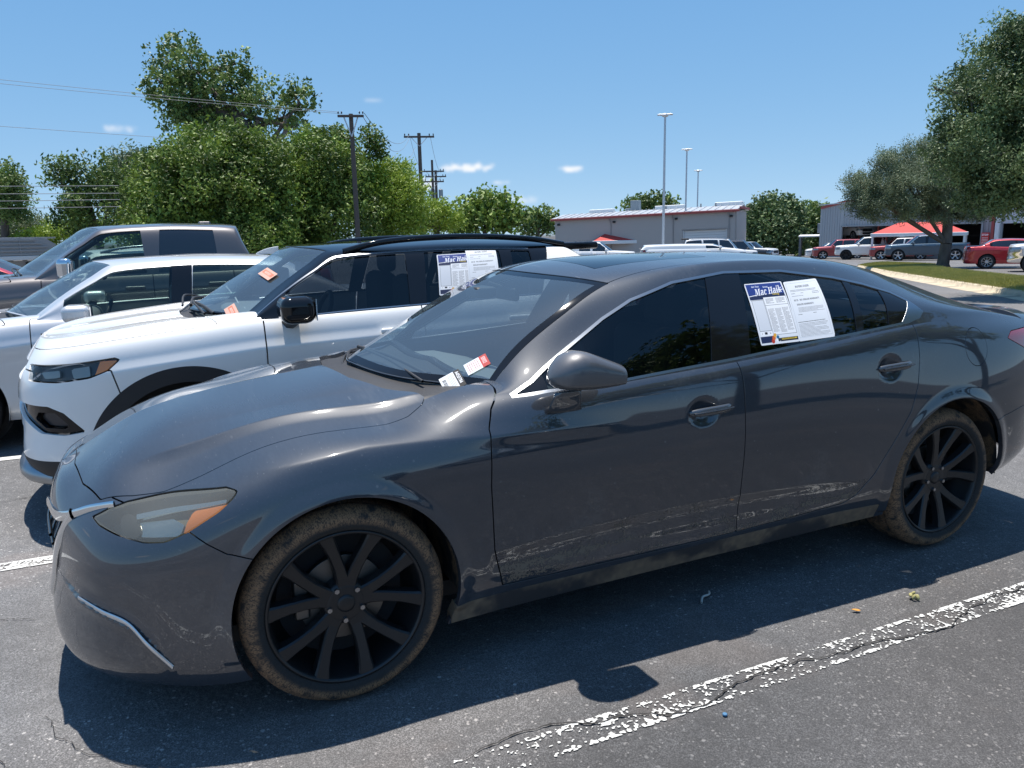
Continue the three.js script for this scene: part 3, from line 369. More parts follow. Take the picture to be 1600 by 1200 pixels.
// ---------------------------------------------------------------- shade tents
function tent(name, label, [x, z], turn, w, d, h, rise, kitted) {
  const t = thing(name, label, 'canopy tent', [x, gy(x, z), z], turn), red = std([.50, .05, .042], .75, { side: THREE.DoubleSide }), p = [], q = (a, b, c) => p.push(...a, ...b, ...c), rx = Math.max(.05, w / 2 - d / 2 * .9), c = [[-w / 2, h, d / 2], [w / 2, h, d / 2], [w / 2, h, -d / 2], [-w / 2, h, -d / 2]], e = [[-rx, h + rise, 0], [rx, h + rise, 0]];
  q(c[0], c[1], e[1]); q(c[0], e[1], e[0]); q(c[2], c[3], e[0]); q(c[2], e[0], e[1]); q(c[1], c[2], e[1]); q(c[3], c[0], e[0]);
  const g = new THREE.BufferGeometry(); g.setAttribute('position', new THREE.Float32BufferAttribute(p, 3)); g.computeVertexNormals(); part('canopy', g, red, t);
  part('valance', merge([box(w + .1, .28, .1, 0, h - .12, d / 2, .03), box(w + .1, .28, .1, 0, h - .12, -d / 2, .03), box(.1, .28, d, w / 2, h - .12, 0, .03), box(.1, .28, d, -w / 2, h - .12, 0, .03)]), whiteTrim, t);
  for (const sx of [-1, 1]) for (const sz of [-1, 1]) part('leg', box(.16, h - .2, .16, sx * (w / 2 - .1), (h - .2) / 2, sz * (d / 2 - .1), .02), whiteTrim, t);
  if (kitted) { part('counter', box(w * .8, 1.0, .7, 0, .5, -d * .2, .03), std([.5, .5, .5], .6), t); part('notice', box(1.0, .5, .05, -w * .18, h - .6, d * .3), whiteTrim, t); part('notice', box(.9, .5, .05, w * .12, h - .6, d * .3), redTrim, t); }
}
tent('canopy_tent', 'long red hip roofed canopy with white valance behind the oak trunk', [56.2, -41.0], -.98, 6.7, 4.0, 2.1, .85, true);
tent('canopy_tent', 'small red pop-up canopy in front of the long metal building', [36.0, -52.9], -.42, 6.2, 3.6, 2.05, .95, false);
// ---------------------------------------------------------------- poles and wires
const wood = std([.105, .085, .072], .9), galv = std([.58, .60, .62], .45, { metalness: .5 }), ceramic = std([.05, .045, .045], .3), wireMat = std([.22, .23, .24], .6);
function utilityPole(label, [x, z], top, r, arms, extra) {
  const y0 = gy(x, z) - .2, t = thing('utility_pole', label, 'utility pole', [x, y0, z], 0, undefined), h = top - y0; part('pole', bar([0, 0, 0], [0, h, 0], r, r * .72, 14), wood, t);
  for (const [dy, w, turn, yaw = -.3] of arms) { const a = part('crossarm', box(w, w < 1 ? .07 : .12, .08, 0, h - dy, .12, .01).rotateY(yaw), wood, t); part('brace', merge([bar([-w * .28, h - dy, .1], [0, h - dy - .6, .12], .02), bar([w * .28, h - dy, .1], [0, h - dy - .6, .12], .02)]).rotateY(yaw), galv, t); for (const k of [-.47, -.34, .34, .47]) part('insulator', lathe([[0, .0], [.045, .02], [.03, .06], [.05, .09], [.03, .14], [0, .16]].map(([a, b]) => (w < 1 ? [a * .55, b * .5] : [a, b])), 10).rotateX(-Math.PI / 2).translate(k * w, h - dy + .06, .12).rotateY(yaw), ceramic, t); }
  if (extra) { for (const s of [-1, 1]) part('transformer', merge([lathe([[0, -.4], [.2, -.4], [.21, -.36], [.21, .36], [.18, .42], [0, .44]], 20).rotateX(-Math.PI / 2), lathe([[0, .4], [.04, .42], [.03, .5], [0, .55]], 8).rotateX(-Math.PI / 2)]).translate(s * .42, h - extra, .1), std([.36, .38, .38], .5), t); }
  return t;
}
utilityPole('wooden utility pole with one crossarm in front of the trees', [5.31, -21.02], 5.25, .088, [[.08, .78, 0]]);
utilityPole('leaning row second wooden pole with wide crossarm right of the first pole', [16.12, -47.66], 8.32, .16, [[.25, 2.0, 0]]);
utilityPole('far wooden pole with three narrow crossarms in the double group', [22.87, -64.95], 8.35, .14, [[1.0, 2.1, 0], [1.9, 2.0, 0]]);
utilityPole('far wooden pole carrying two grey transformers in the double group', [24.82, -69.69], 7.87, .17, [[.6, 2.0, 0]], 2.2);
function wire(label, a, b, sag, r = .013) { const p = []; for (let k = 0; k <= 10; k++) { const t = k / 10; p.push([lerp(a[0], b[0], t), lerp(a[1], b[1], t) - sag * 4 * t * (1 - t), lerp(a[2], b[2], t)]); } const m = part(numbered('power_line'), tube(p, r, 24, 5), wireMat, scene); tag(m, label, 'power line'); }
wire('higher of two thin wires running from the first pole across the tall tree', [4.98, 5.3, -21.1], [-13, 7.0, -24.9], .1, .006); wire('lower of two thin wires running from the first pole across the tall tree', [5.02, 5.25, -21.05], [-13, 6.86, -24.85], .12, .006);
wire('single thin wire crossing the sky at the left behind the small cloud', [.05, 4.62, -22.9], [-13, 5.1, -21.6], .03, .006);
[[3.04, 3.01, 'topmost'], [2.85, 2.82, 'second from top'], [2.62, 2.66, 'third from top'], [2.43, 2.48, 'lowest']].forEach(([y0, y1, n]) => wire(`${n} of four low wires crossing before the left trees`, [-12, y0 + .08, -22.5], [-1.2, y1, -19.8], .02, .008));
wire('upper wire drooping between the first and second poles', [5.85, 5.36, -21.5], [15.4, 8.2, -47.4], .75, .010); wire('middle wire drooping between the first and second poles', [5.8, 5.28, -21.55], [15.4, 7.95, -47.5], .95, .010); wire('lowest wire drooping between the first and second poles', [5.65, 4.95, -21.6], [15.8, 7.4, -47.6], 1.2, .009);
wire('left wire falling from the second pole to the double group', [15.4, 8.1, -47.4], [22.0, 7.3, -64.8], .6, .012); wire('right wire falling from the second pole to the double group', [17.0, 8.1, -47.9], [23.8, 7.3, -65.2], .6, .012);
{ const make = (x, z, top, label, head) => { const y0 = gy(x, z), t = thing('light_pole', label, 'light pole', [x, y0, z], -.64), h = top - y0; part('pole', bar([0, 0, 0], [0, h, 0], .085, .06, 14), galv, t); part('base', bar([0, 0, 0], [0, .7, 0], .26, .25, 18), std([.42, .41, .39], .9), t); part('cap', lathe([[0, .1], [.16, .08], [.18, 0], [.16, -.08], [0, -.1]], 20).rotateX(-Math.PI / 2).translate(0, h, 0), galv, t); for (const s of [-1, 1]) { part('lamp_head', merge([box(.52, .06, .30, s * .44, h + .015, 0, .025), box(.36, .05, .22, s * .44, h + .05, 0, .02)]).rotateZ(s * .03), galv, t); } };
  make(26.54, -34.67, 8.04, 'nearest and tallest grey twin-head light pole before the metal building'); make(38.34, -48.26, 7.87, 'middle grey twin-head light pole before the metal building'); make(50.69, -62.71, 7.61, 'farthest and shortest looking grey twin-head light pole before the metal building'); }
// ---------------------------------------------------------------- trees: tapered trunk and limbs, a crown of leaf sprigs grown through lobes
const BLOBS = {
  tall: [[2.03, 13.08, -49.49, 1.3, .92], [1.28, 12.46, -50.81, 1.46, 1.0], [2.47, 11.6, -47.86, 1.53, 1.15], [.7, 10.99, -49.64, 1.15, .84], [.2, 10.19, -50.26, .92, .69], [1.7, 10.52, -49.09, 1.99, 1.38], [2.62, 9.47, -47.9, 1.99, 1.53], [1.91, 8.75, -49.52, 1.61, 1.0], [1.18, 8.97, -48.1, 1.15, .92], [4.92, 11.95, -47.94, 1.15, .77], [4.55, 11.31, -48.53, 1.53, 1.07], [3.89, 10.0, -47.44, 1.76, 1.3], [5.69, 10.54, -47.97, 1.61, 1.15], [4.87, 9.01, -47.34, 1.92, 1.3], [6.23, 9.53, -46.06, 1.53, 1.15], [7.88, 10.45, -46.74, 1.23, .84], [8.18, 9.61, -45.98, 1.07, .92], [7.57, 8.96, -46.67, 1.3, 1.0], [7.93, 8.11, -45.77, .69, .54], [3.55, 8.02, -47.73, 2.3, 1.07], [5.47, 7.98, -46.85, 1.15, .61]],
  left: [[-3.14, 4.19, -28.71, .58, .4], [-3.48, 3.91, -28.8, .36, .32], [-2.69, 3.93, -28.89, .81, .58], [-1.93, 3.99, -28.12, .68, .5], [-3.0, 3.22, -28.1, .63, .5], [-2.45, 3.13, -28.5, .81, .63], [-1.69, 3.32, -27.87, .76, .68], [-2.91, 2.35, -28.21, .58, .5], [-2.34, 2.24, -28.38, .9, .54], [-3.29, 2.69, -28.46, .4, .32]],
  pale: [[-.99, 4.61, -29.5, .52, .38], [-1.27, 3.99, -29.49, .86, .71], [-.6, 4.26, -29.81, .66, .57], [-.93, 3.05, -29.14, 1.09, 1.04]],
  dome: [[1.76, 4.44, -24.32, 1.29, .71], [.65, 3.92, -24.37, 1.17, .83], [2.64, 3.99, -23.6, 1.25, .92], [.0, 2.97, -25.24, 1.25, 1.25], [1.26, 2.87, -23.31, 1.88, 1.46], [2.77, 2.75, -23.05, 1.25, 1.25], [.59, 1.59, -23.57, 1.88, 1.04], [2.19, 1.36, -22.35, 1.46, 1.15], [1.72, 3.57, -23.48, 1.67, 1.04], [-.48, 2.03, -24.81, .96, .83]],
  mid: [[4.91, 4.61, -24.61, .97, .66], [5.64, 4.81, -24.88, .66, .49], [4.24, 3.91, -24.76, 1.02, .88], [5.01, 3.63, -23.79, 1.24, 1.1], [5.91, 3.9, -24.34, .75, .8], [4.14, 2.49, -24.17, 1.32, 1.32], [5.25, 2.24, -23.28, 1.32, 1.21], [3.6, 1.32, -23.94, 1.32, .99], [6.79, 5.0, -24.4, .4, .26], [6.89, 4.53, -24.03, .35, .22]],
  yellow: [[7.13, 3.75, -25.1, .79, .61], [7.85, 3.65, -25.09, .7, .61], [7.25, 2.81, -24.4, 1.12, 1.07], [8.09, 2.7, -24.44, .61, .84], [6.56, 2.48, -24.53, .84, .93], [7.59, 1.91, -24.5, 1.07, .61]],
  low: [[10.65, 2.52, -29.95, 1.02, .57], [11.57, 2.23, -30.03, .85, .45], [11.2, 2.78, -29.76, .45, .34], [10.1, 2.11, -30.12, .85, .4]],
  lefte: [[-6.07, 4.49, -36.8, .72, .55], [-5.83, 3.94, -36.57, .66, .66], [-6.39, 3.57, -37.19, .99, .82], [-6.81, 4.1, -37.05, .82, .82], [-6.03, 3.13, -36.49, .66, .5]],
  lowgrey: [[-6.48, 2.54, -39.92, 1.38, .6], [-5.48, 2.29, -39.97, 1.02, .54], [-7.32, 2.27, -40.24, 1.2, .66]],
  lowyel: [[-4.24, 2.11, -36.58, .96, .4], [-5.17, 1.85, -36.95, 1.13, .28], [-3.32, 2.28, -36.2, .68, .4], [-2.82, 2.13, -35.95, .85, .45]],
  f1: [[28.38, 4.23, -68.13, 1.88, 1.12], [30.24, 4.67, -68.5, 1.62, .94], [29.14, 3.29, -67.59, 2.75, 1.25], [31.16, 3.55, -66.73, 1.5, 1.38], [27.37, 2.72, -68.26, 1.5, .88], [26.51, 2.61, -68.63, 1.38, .62]],
  f2: [[38.57, 3.54, -74.56, 1.56, .85], [38.05, 2.86, -74.65, 1.7, .99], [39.46, 2.68, -73.98, 1.13, .71], [36.99, 2.6, -75.07, 1.13, .71]],
  f3: [[57.36, 5.1, -83.17, 1.83, .83], [59.29, 5.46, -82.38, 2.0, .83], [60.75, 4.86, -81.59, 1.33, .67], [56.18, 4.72, -83.62, 1.0, .5]],
  f4: [[64.84, 4.07, -68.4, 1.95, 1.2], [66.91, 3.69, -68.51, 2.4, 1.65], [63.67, 2.62, -68.62, 1.65, 1.65], [64.54, 1.47, -66.87, 2.7, 2.4], [67.42, 2.53, -66.91, 1.8, 2.25], [64.11, .17, -67.91, 2.25, 1.5], [67.55, .31, -66.39, 1.95, 1.5]],
  f5: [[73.79, 3.31, -69.79, 1.74, 1.27], [74.04, 2.13, -69.43, 2.06, 2.06], [72.7, .99, -69.79, 1.74, 2.06], [74.59, .4, -68.82, 1.9, 1.9], [72.83, -.57, -69.4, 2.38, 1.11]],
  oaka: [[34.99, 4.57, -26.11, 1.53, .87], [37.16, 4.97, -25.78, 1.87, 1.13], [34.14, 3.67, -26.3, 1.53, 1.07], [35.26, 3.6, -25.11, 2.2, 1.33], [37.93, 3.77, -24.95, 2.0, 1.53], [33.3, 2.87, -26.51, 1.0, .73], [34.37, 2.5, -25.62, 1.67, .73], [36.23, 2.46, -24.66, 2.0, .73], [38.28, 2.59, -24.2, 1.67, .8], [33.23, 3.69, -26.72, .87, .67], [39.69, 4.27, -24.82, 1.67, 1.47]],
  oakb: [[18.9, 5.12, -10.02, 1.11, .95], [17.94, 4.16, -9.92, .89, .79], [19.73, 5.96, -10.16, .95, .63], [19.39, 4.18, -9.6, 1.74, 1.27], [17.86, 3.35, -10.12, .7, .63], [18.03, 3.13, -9.32, 1.27, .87], [18.91, 2.45, -9.12, 1.27, .7], [18.61, 2.34, -9.79, .89, .51], [20.37, 5.4, -9.42, 1.74, 1.42], [20.68, 3.39, -9.07, 2.06, 1.58], [17.62, 3.83, -10.32, .35, .29], [17.5, 4.84, -10.59, .19, .14], [19.59, 6.27, -9.95, .63, .32]],
};
function sprig(n, len, wid, spread, seed) { // a twig's worth of small folded leaves
  const r = rng(seed), p = [], nn = new THREE.Vector3(), d = new THREE.Vector3(), s = new THREE.Vector3();
  for (let k = 0; k < n; k++) { const c = new THREE.Vector3((r() - .5) * 2, (r() - .5) * 2, (r() - .5) * 2); if (c.length() > 1) c.normalize(); c.multiplyScalar(spread); d.set(r() - .5, r() - .65, r() - .5).normalize(); s.set(r() - .5, r() - .5, r() - .5).cross(d).normalize(); nn.crossVectors(d, s); const l = len * (.7 + r() * .6), w = wid * (.7 + r() * .6), A = c, B = c.clone().addScaledVector(d, l * .5).addScaledVector(s, w * .5).addScaledVector(nn, w * .2), C = c.clone().addScaledVector(d, l), D = c.clone().addScaledVector(d, l * .5).addScaledVector(s, -w * .5).addScaledVector(nn, w * .2); for (const v of [A, B, C, A, C, D]) p.push(v.x, v.y, v.z); }
  const g = new THREE.BufferGeometry(); g.setAttribute('position', new THREE.Float32BufferAttribute(p, 3)); g.computeVertexNormals(); return g;
}
const SPRIG = { broad: sprig(12, .20, .17, .30, 1), leafy: sprig(20, .13, .07, .25, 2), fine: sprig(26, .075, .032, .19, 3), far: sprig(14, .30, .24, .55, 4), feather: sprig(22, .15, .05, .3, 5), near: sprig(22, .085, .036, .17, 6) };
const bark = std([1, 1, 1], .95, { map: tex(256, 256, (i, j) => { const f = fbm(i / 256, j / 1024, 12, 5); return [.06 + .12 * f, .05 + .095 * f, .042 + .075 * f]; }, { repeat: [2, 1] }) });
const leafMat = {}; const leafOf = (k, c) => leafMat[k] ??= phys([1, 1, 1], .55, { side: THREE.DoubleSide, transmission: .38, thickness: 0, ior: 1.3 });
BLOBS.tall = BLOBS.tall.map(([x, y, z, a, b]) => [x, y, z, a * .86, b * .86]);
const noiseT = createNoise3D(rng(77));
function tree(name, label, key, kind, density, colours, seed, { trunk, gap = -.35, limbs = true, group, size = 1 }) {
  const B = BLOBS[key], r = rng(seed), list = []; let minY = 1e9;
  for (const [x, y, z, rx, ry] of B) { minY = Math.min(minY, y - ry); const rz = (rx + ry) / 2, n = Math.round(density * (rx * ry + ry * rz + rx * rz)); for (let k = 0; k < n; k++) { const u = r() * 2 - 1, a = r() * 6.2832, q = Math.sqrt(1 - u * u), ew = (.35 + .72 * Math.cbrt(r())) * (r() < .035 ? 1.22 : 1), dx = q * Math.cos(a), dz = q * Math.sin(a), e = ew * (1 + .26 * noiseT(dx * 2.1 + x, u * 2.1 + y, dz * 2.1 + z)), px = x + q * Math.cos(a) * rx * e, py = y + u * ry * e, pz = z + q * Math.sin(a) * rz * e; const f = 1.5 / Math.min(2.4, rx + .4); if (noiseT(px * f, py * f, pz * f) + .4 * noiseT(px * f * 2.7, py * f * 2.7, pz * f * 2.7) < gap + (ew > .88 ? .30 : 0)) continue; list.push([px, py, pz]); } }
  const base = trunk[0], gx = base[0], gz = base[2], t = thing(name, label, 'tree', [gx, gy(gx, gz), gz], 0, group), o = [gx, gy(gx, gz), gz], rel = (p) => [p[0] - o[0], p[1] - o[1], p[2] - o[2]];
  const R = trunk.r, tips = []; const wood = []; for (let i = 1; i < trunk.length; i++) wood.push(bar(rel(trunk[i - 1]), rel(trunk[i]), lerp(R, R * .55, (i - 1) / trunk.length), lerp(R, R * .55, i / trunk.length), 12)); if (trunk.length) wood.push(bar([0, -.1, 0], [0, .25, 0], R * 1.5, R * 1.02, 12));
  part('trunk', merge(wood), bark, t);
  if (limbs) { const top = trunk.at(-1); B.forEach(([x, y, z, rx, ry], i) => { const a = trunk[Math.min(trunk.length - 1, 1 + (i % Math.max(1, trunk.length - 1)))], m = [(a[0] + x) / 2 + (r() - .5) * .3, (a[1] + y) / 2 - ry * .15, (a[2] + z) / 2], th = R * (.22 + .25 * r()); part('limb', merge([bar(rel(a), rel(m), th, th * .7, 7), bar(rel(m), rel([x, y, z]), th * .7, th * .35, 7), bar(rel([x, y, z]), rel([x + (r() - .5) * rx, y + ry * .7, z + (r() - .5) * rx]), th * .35, th * .12, 5)]), bark, t); }); }
  const im = new THREE.InstancedMesh(SPRIG[kind], leafOf(kind), list.length), mt = new THREE.Matrix4(), qn = new THREE.Quaternion(), eu = new THREE.Euler(), c = new THREE.Color(), sc = new THREE.Vector3(), v = new THREE.Vector3();
  list.forEach((p, k) => { eu.set(r() * 6.28, r() * 6.28, r() * 6.28); const s = (.75 + r() * .55) * size; mt.compose(v.set(...rel(p)), qn.setFromEuler(eu), sc.set(s, s, s)); im.setMatrixAt(k, mt); const h = clamp(.5 + .5 * noiseT(p[0] * .8, p[1] * .8, p[2] * .8) + (r() - .5) * .7), a = colours[0], b = colours[1]; im.setColorAt(k, c.setRGB(lerp(a[0], b[0], h), lerp(a[1], b[1], h), lerp(a[2], b[2], h))); });
  im.name = 'crown'; im.userData.kind = 'stuff'; im.castShadow = im.receiveShadow = true; t.add(im); return t;
}
const tr = (r, ...p) => Object.assign(p, { r });
const G1 = [[.05, .095, .025], [.26, .36, .09]], G2 = [[.055, .10, .018], [.32, .44, .08]], G3 = [[.17, .26, .03], [.42, .53, .075]], G4 = [[.14, .19, .10], [.33, .39, .21]], G5 = [[.065, .115, .045], [.23, .32, .12]];
tree('broadleaf_tree', 'tall old tree with bare forked limb standing above the other trees', 'tall', 'broad', 40, G1, 101, { trunk: tr(.42, [5.0, -.9, -47.3], [5.2, 3.0, -47.2], [5.75, 6.4, -46.7], [5.3, 8.2, -46.9], [3.2, 9.5, -47.9], [2.0, 11.5, -49.4]), gap: .06, size: 1.0 });
{ const t = scene.children.findLast((o) => o.name === 'broadleaf_tree'), o = t.position; part('bare_limb', merge([tube([[5.75, 6.2, -46.7], [5.95, 7.0, -46.6], [5.55, 7.7, -46.7], [5.75, 8.6, -46.7]].map((p) => [p[0] - o.x, p[1] - o.y, p[2] - o.z]), .17, 20, 9), tube([[5.9, 6.8, -46.6], [6.6, 7.35, -46.3], [7.2, 7.8, -46.1], [7.4, 8.8, -46.2]].map((p) => [p[0] - o.x, p[1] - o.y, p[2] - o.z]), .15, 20, 9), tube([[7.5, 8.4, -46.1], [7.65, 7.4, -46], [7.5, 6.8, -46], [7.6, 6.4, -46]].map((p) => [p[0] - o.x, p[1] - o.y, p[2] - o.z]), .05, 14, 6)]), std([.20, .165, .14], .9), t); }
tree('broadleaf_tree', 'airy tree with dark leaning crown at the left of the tree row', 'left', 'leafy', 100, G1, 102, { trunk: tr(.14, [-2.2, -.5, -28.3], [-2.3, 1.6, -28.3], [-2.5, 3.0, -28.4]), gap: -.02 });
tree('broadleaf_tree', 'pale upright tree between the leaning tree and the big round tree', 'pale', 'feather', 120, G4, 103, { trunk: tr(.14, [-.9, -.5, -29.4], [-.9, 2, -29.4], [-1, 3.6, -29.5]), gap: -.3 });
tree('round_tree', 'big round dense green tree behind the brown pickup', 'dome', 'leafy', 120, G2, 104, { trunk: tr(.25, [1.3, -.4, -24.2], [1.3, 1.2, -24.2], [1.4, 2.6, -24.0]), gap: -.5 });
tree('broadleaf_tree', 'dark green tree with pointed top left of the first utility pole', 'mid', 'leafy', 120, G2, 105, { trunk: tr(.2, [4.9, -.5, -24.4], [4.9, 1.5, -24.4], [5.0, 3.2, -24.3]), gap: -.42 });
tree('bright_tree', 'bright yellow green tree right behind the first utility pole', 'yellow', 'feather', 120, G3, 106, { trunk: tr(.16, [7.2, -.5, -24.9], [7.2, 1.5, -24.8], [7.4, 2.8, -24.8]), gap: -.42 });
tree('low_tree', 'low yellow green tree at the foot of the second utility pole', 'low', 'leafy', 90, G3, 107, { trunk: tr(.12, [11, -.6, -30], [11, .9, -30], [11, 2.0, -30]), gap: -.5 });
tree('broadleaf_tree', 'dark tree cut by the left edge of the photo', 'lefte', 'leafy', 100, G1, 108, { trunk: tr(.2, [-6.4, -.6, -36.9], [-6.4, 1.8, -36.9], [-6.3, 3.2, -36.8]), gap: -.4 });
tree('low_tree', 'grey green low tree above the ribbed shelter', 'lowgrey', 'feather', 80, G4, 109, { trunk: tr(.12, [-6.2, -.6, -40], [-6.2, .8, -40], [-6.2, 1.8, -40]), gap: -.5 });
tree('low_tree', 'yellow low shrubby tree right of the ribbed shelter', 'lowyel', 'leafy', 90, G3, 110, { trunk: tr(.1, [-4, -.6, -36.6], [-4, .8, -36.6], [-4, 1.6, -36.5]), gap: -.5 });
tree('distant_tree', 'distant tree with two rounded tops left of the metal building', 'f1', 'far', 14, G2, 111, { trunk: tr(.25, [29, -1.2, -67.8], [29, 1.5, -67.8], [29.2, 3, -67.8]), gap: -.5, size: 1.2 });
tree('distant_tree', 'distant low tree touching the left end of the metal building', 'f2', 'far', 14, G1, 112, { trunk: tr(.25, [38, -1.4, -74.5], [38, 1.0, -74.5], [38.2, 2.4, -74.5]), gap: -.5, size: 1.2 });
tree('distant_tree', 'tree top showing over the roof of the metal building', 'f3', 'far', 14, G1, 113, { trunk: tr(.3, [59, -1.8, -82.4], [59, 2.0, -82.4], [59, 4, -82.4]), gap: -.5, size: 1.25 });
tree('distant_tree', 'dark dense tree between the metal building and the service building', 'f4', 'far', 16, G5, 114, { trunk: tr(.35, [65.4, -1.6, -68], [65.4, 1.0, -68], [65.6, 2.6, -68]), gap: -.35, size: 1.15 });
tree('distant_tree', 'green tree beside the left corner of the service building', 'f5', 'far', 14, G1, 115, { trunk: tr(.3, [73.6, -1.7, -69.6], [73.6, .6, -69.6], [73.7, 1.8, -69.6]), gap: -.5, size: 1.2 });
tree('oak_tree', 'small leaved oak with bare trunk on the grass island', 'oaka', 'fine', 190, [[.085, .12, .065], [.29, .35, .21]], 116, { trunk: tr(.30, [36.6, gy(36.6, -24.2) + .14, -24.2], [36.75, .6, -24.2], [37.0, 1.7, -24.4], [36.6, 3.0, -24.9]), gap: -.2, size: 1.2 });
tree('oak_tree', 'larger nearer oak crown reaching in from the right edge of the photo', 'oakb', 'near', 300, [[.065, .11, .042], [.27, .36, .15]], 117, { trunk: tr(.28, [20.6, gy(20.6, -8.9) + .14, -8.9], [20.6, 1.2, -8.9], [20.3, 2.6, -9.1], [19.9, 4.2, -9.4]), gap: .0, size: 1.1 });
// across the aisle behind the photographer: what the doors and side windows mirror
BLOBS.shade1 = [[7.0, 6.0, 8.6, 2.2, 1.5], [9.0, 7.4, 8.4, 2.4, 1.7], [5.6, 4.8, 9.4, 1.7, 1.2], [8.2, 9.0, 8.8, 2, 1.3], [10.6, 5.6, 8.6, 1.9, 1.4]]; BLOBS.shade2 = BLOBS.shade1.map(([x, y, z, a, b]) => [x * 1.05 + 5.6, y * 1.02, z - 1.2, a * 1.1, b * 1.1]);
tree('shade_tree', 'tree across the aisle behind the photographer near the front of the sedan', 'shade1', 'broad', 30, G1, 131, { trunk: tr(.22, [8.2, -.02, 8.9], [8.2, 2.2, 8.9], [8.3, 4.6, 8.8]), gap: -.3 });
tree('shade_tree', 'tree across the aisle behind the photographer near the rear of the sedan', 'shade2', 'broad', 30, G1, 132, { trunk: tr(.22, [14.4, -.03, 7.7], [14.4, 2.2, 7.7], [14.5, 4.6, 7.6]), gap: -.3 });
// ---------------------------------------------------------------- the dark grey sedan in front
// net of the lower body, station by station from the nose round the side to the tail; each row runs from the bottom edge up the side and over to the centre line
const bodyRows = [
  [[-.895, .165, 0], [-.92, .215, 0], [-.908, .42, 0], [-.893, .585, 0], [-.885, .66, 0], [-.87, .705, 0], [-.85, .728, 0], [-.825, .748, 0]],
  [[-.88, .165, .25], [-.905, .215, .26], [-.895, .42, .27], [-.883, .585, .27], [-.873, .66, .27], [-.855, .705, .26], [-.81, .75, .17], [-.76, .787, 0]],
  [[-.83, .165, .475], [-.85, .215, .50], [-.838, .42, .525], [-.820, .585, .52], [-.805, .66, .50], [-.78, .71, .45], [-.73, .785, .28], [-.672, .838, 0]],
  [[-.71, .163, .67], [-.73, .213, .705], [-.732, .42, .735], [-.712, .585, .73], [-.69, .67, .685], [-.675, .737, .588], [-.63, .828, .36], [-.57, .886, 0]],
  [[-.50, .16, .828], [-.52, .213, .848], [-.533, .42, .860], [-.53, .60, .855], [-.52, .70, .79], [-.51, .753, .67], [-.48, .872, .40], [-.45, .918, 0]],
  [[-.25, .16, .888], [-.26, .215, .906], [-.265, .43, .918], [-.265, .64, .912], [-.26, .785, .855], [-.25, .845, .70], [-.245, .915, .42], [-.24, .957, 0]],
  [[0, .17, .89], [0, .25, .915], [0, .45, .928], [0, .68, .922], [0, .842, .868], [0, .888, .725], [0, .955, .43], [0, .987, 0]],
  [[.25, .18, .875], [.25, .27, .902], [.25, .45, .915], [.25, .68, .916], [.25, .85, .875], [.25, .90, .745], [.25, .978, .43], [.25, 1.011, 0]],
  [[.5, .185, .86], [.5, .29, .888], [.5, .45, .905], [.5, .68, .914], [.5, .852, .89], [.5, .945, .80], [.5, .985, .42], [.5, 1.005, 0]],
  [[.8, .19, .855], [.8, .295, .886], [.8, .45, .902], [.8, .685, .916], [.8, .858, .90], [.8, .962, .852], [.8, .98, .42], [.8, .98, 0]],
  [[1.2, .195, .852], [1.2, .30, .886], [1.2, .45, .902], [1.2, .69, .918], [1.2, .872, .904], [1.2, .983, .86], [1.2, .985, .42], [1.2, .985, 0]],
  [[1.6, .20, .852], [1.6, .305, .888], [1.6, .455, .904], [1.6, .70, .92], [1.6, .888, .906], [1.6, 1.007, .862], [1.6, 1.0, .42], [1.6, 1.0, 0]],
  [[2.0, .205, .856], [2.0, .31, .893], [2.0, .46, .910], [2.0, .71, .923], [2.0, .905, .908], [2.0, 1.038, .862], [2.0, 1.02, .42], [2.0, 1.02, 0]],
  [[2.4, .215, .866], [2.4, .31, .903], [2.4, .465, .922], [2.4, .715, .93], [2.4, .922, .908], [2.4, 1.073, .858], [2.4, 1.04, .42], [2.4, 1.04, 0]],
  [[2.83, .24, .88], [2.83, .31, .912], [2.83, .47, .933], [2.83, .72, .936], [2.83, .932, .903], [2.83, 1.095, .845], [2.83, 1.06, .42], [2.83, 1.06, 0]],
  [[3.2, .30, .868], [3.2, .345, .895], [3.2, .48, .915], [3.2, .715, .922], [3.2, .932, .888], [3.2, 1.078, .82], [3.2, 1.08, .42], [3.2, 1.08, 0]],
  [[3.47, .305, .80], [3.49, .36, .835], [3.50, .49, .858], [3.505, .71, .868], [3.5, .925, .845], [3.48, 1.05, .79], [3.48, 1.085, .42], [3.48, 1.092, 0]],
  [[3.68, .31, .64], [3.72, .37, .69], [3.745, .50, .715], [3.755, .70, .73], [3.745, .915, .735], [3.70, 1.035, .70], [3.70, 1.072, .40], [3.70, 1.08, 0]],
  [[3.80, .31, .38], [3.86, .37, .42], [3.89, .50, .44], [3.90, .70, .45], [3.885, .91, .46], [3.83, 1.035, .45], [3.83, 1.055, .28], [3.83, 1.06, 0]],
  [[3.83, .31, 0], [3.90, .37, 0], [3.93, .50, 0], [3.94, .70, 0], [3.92, .91, 0], [3.89, 1.03, 0], [3.88, 1.035, 0], [3.87, 1.04, 0]],
];
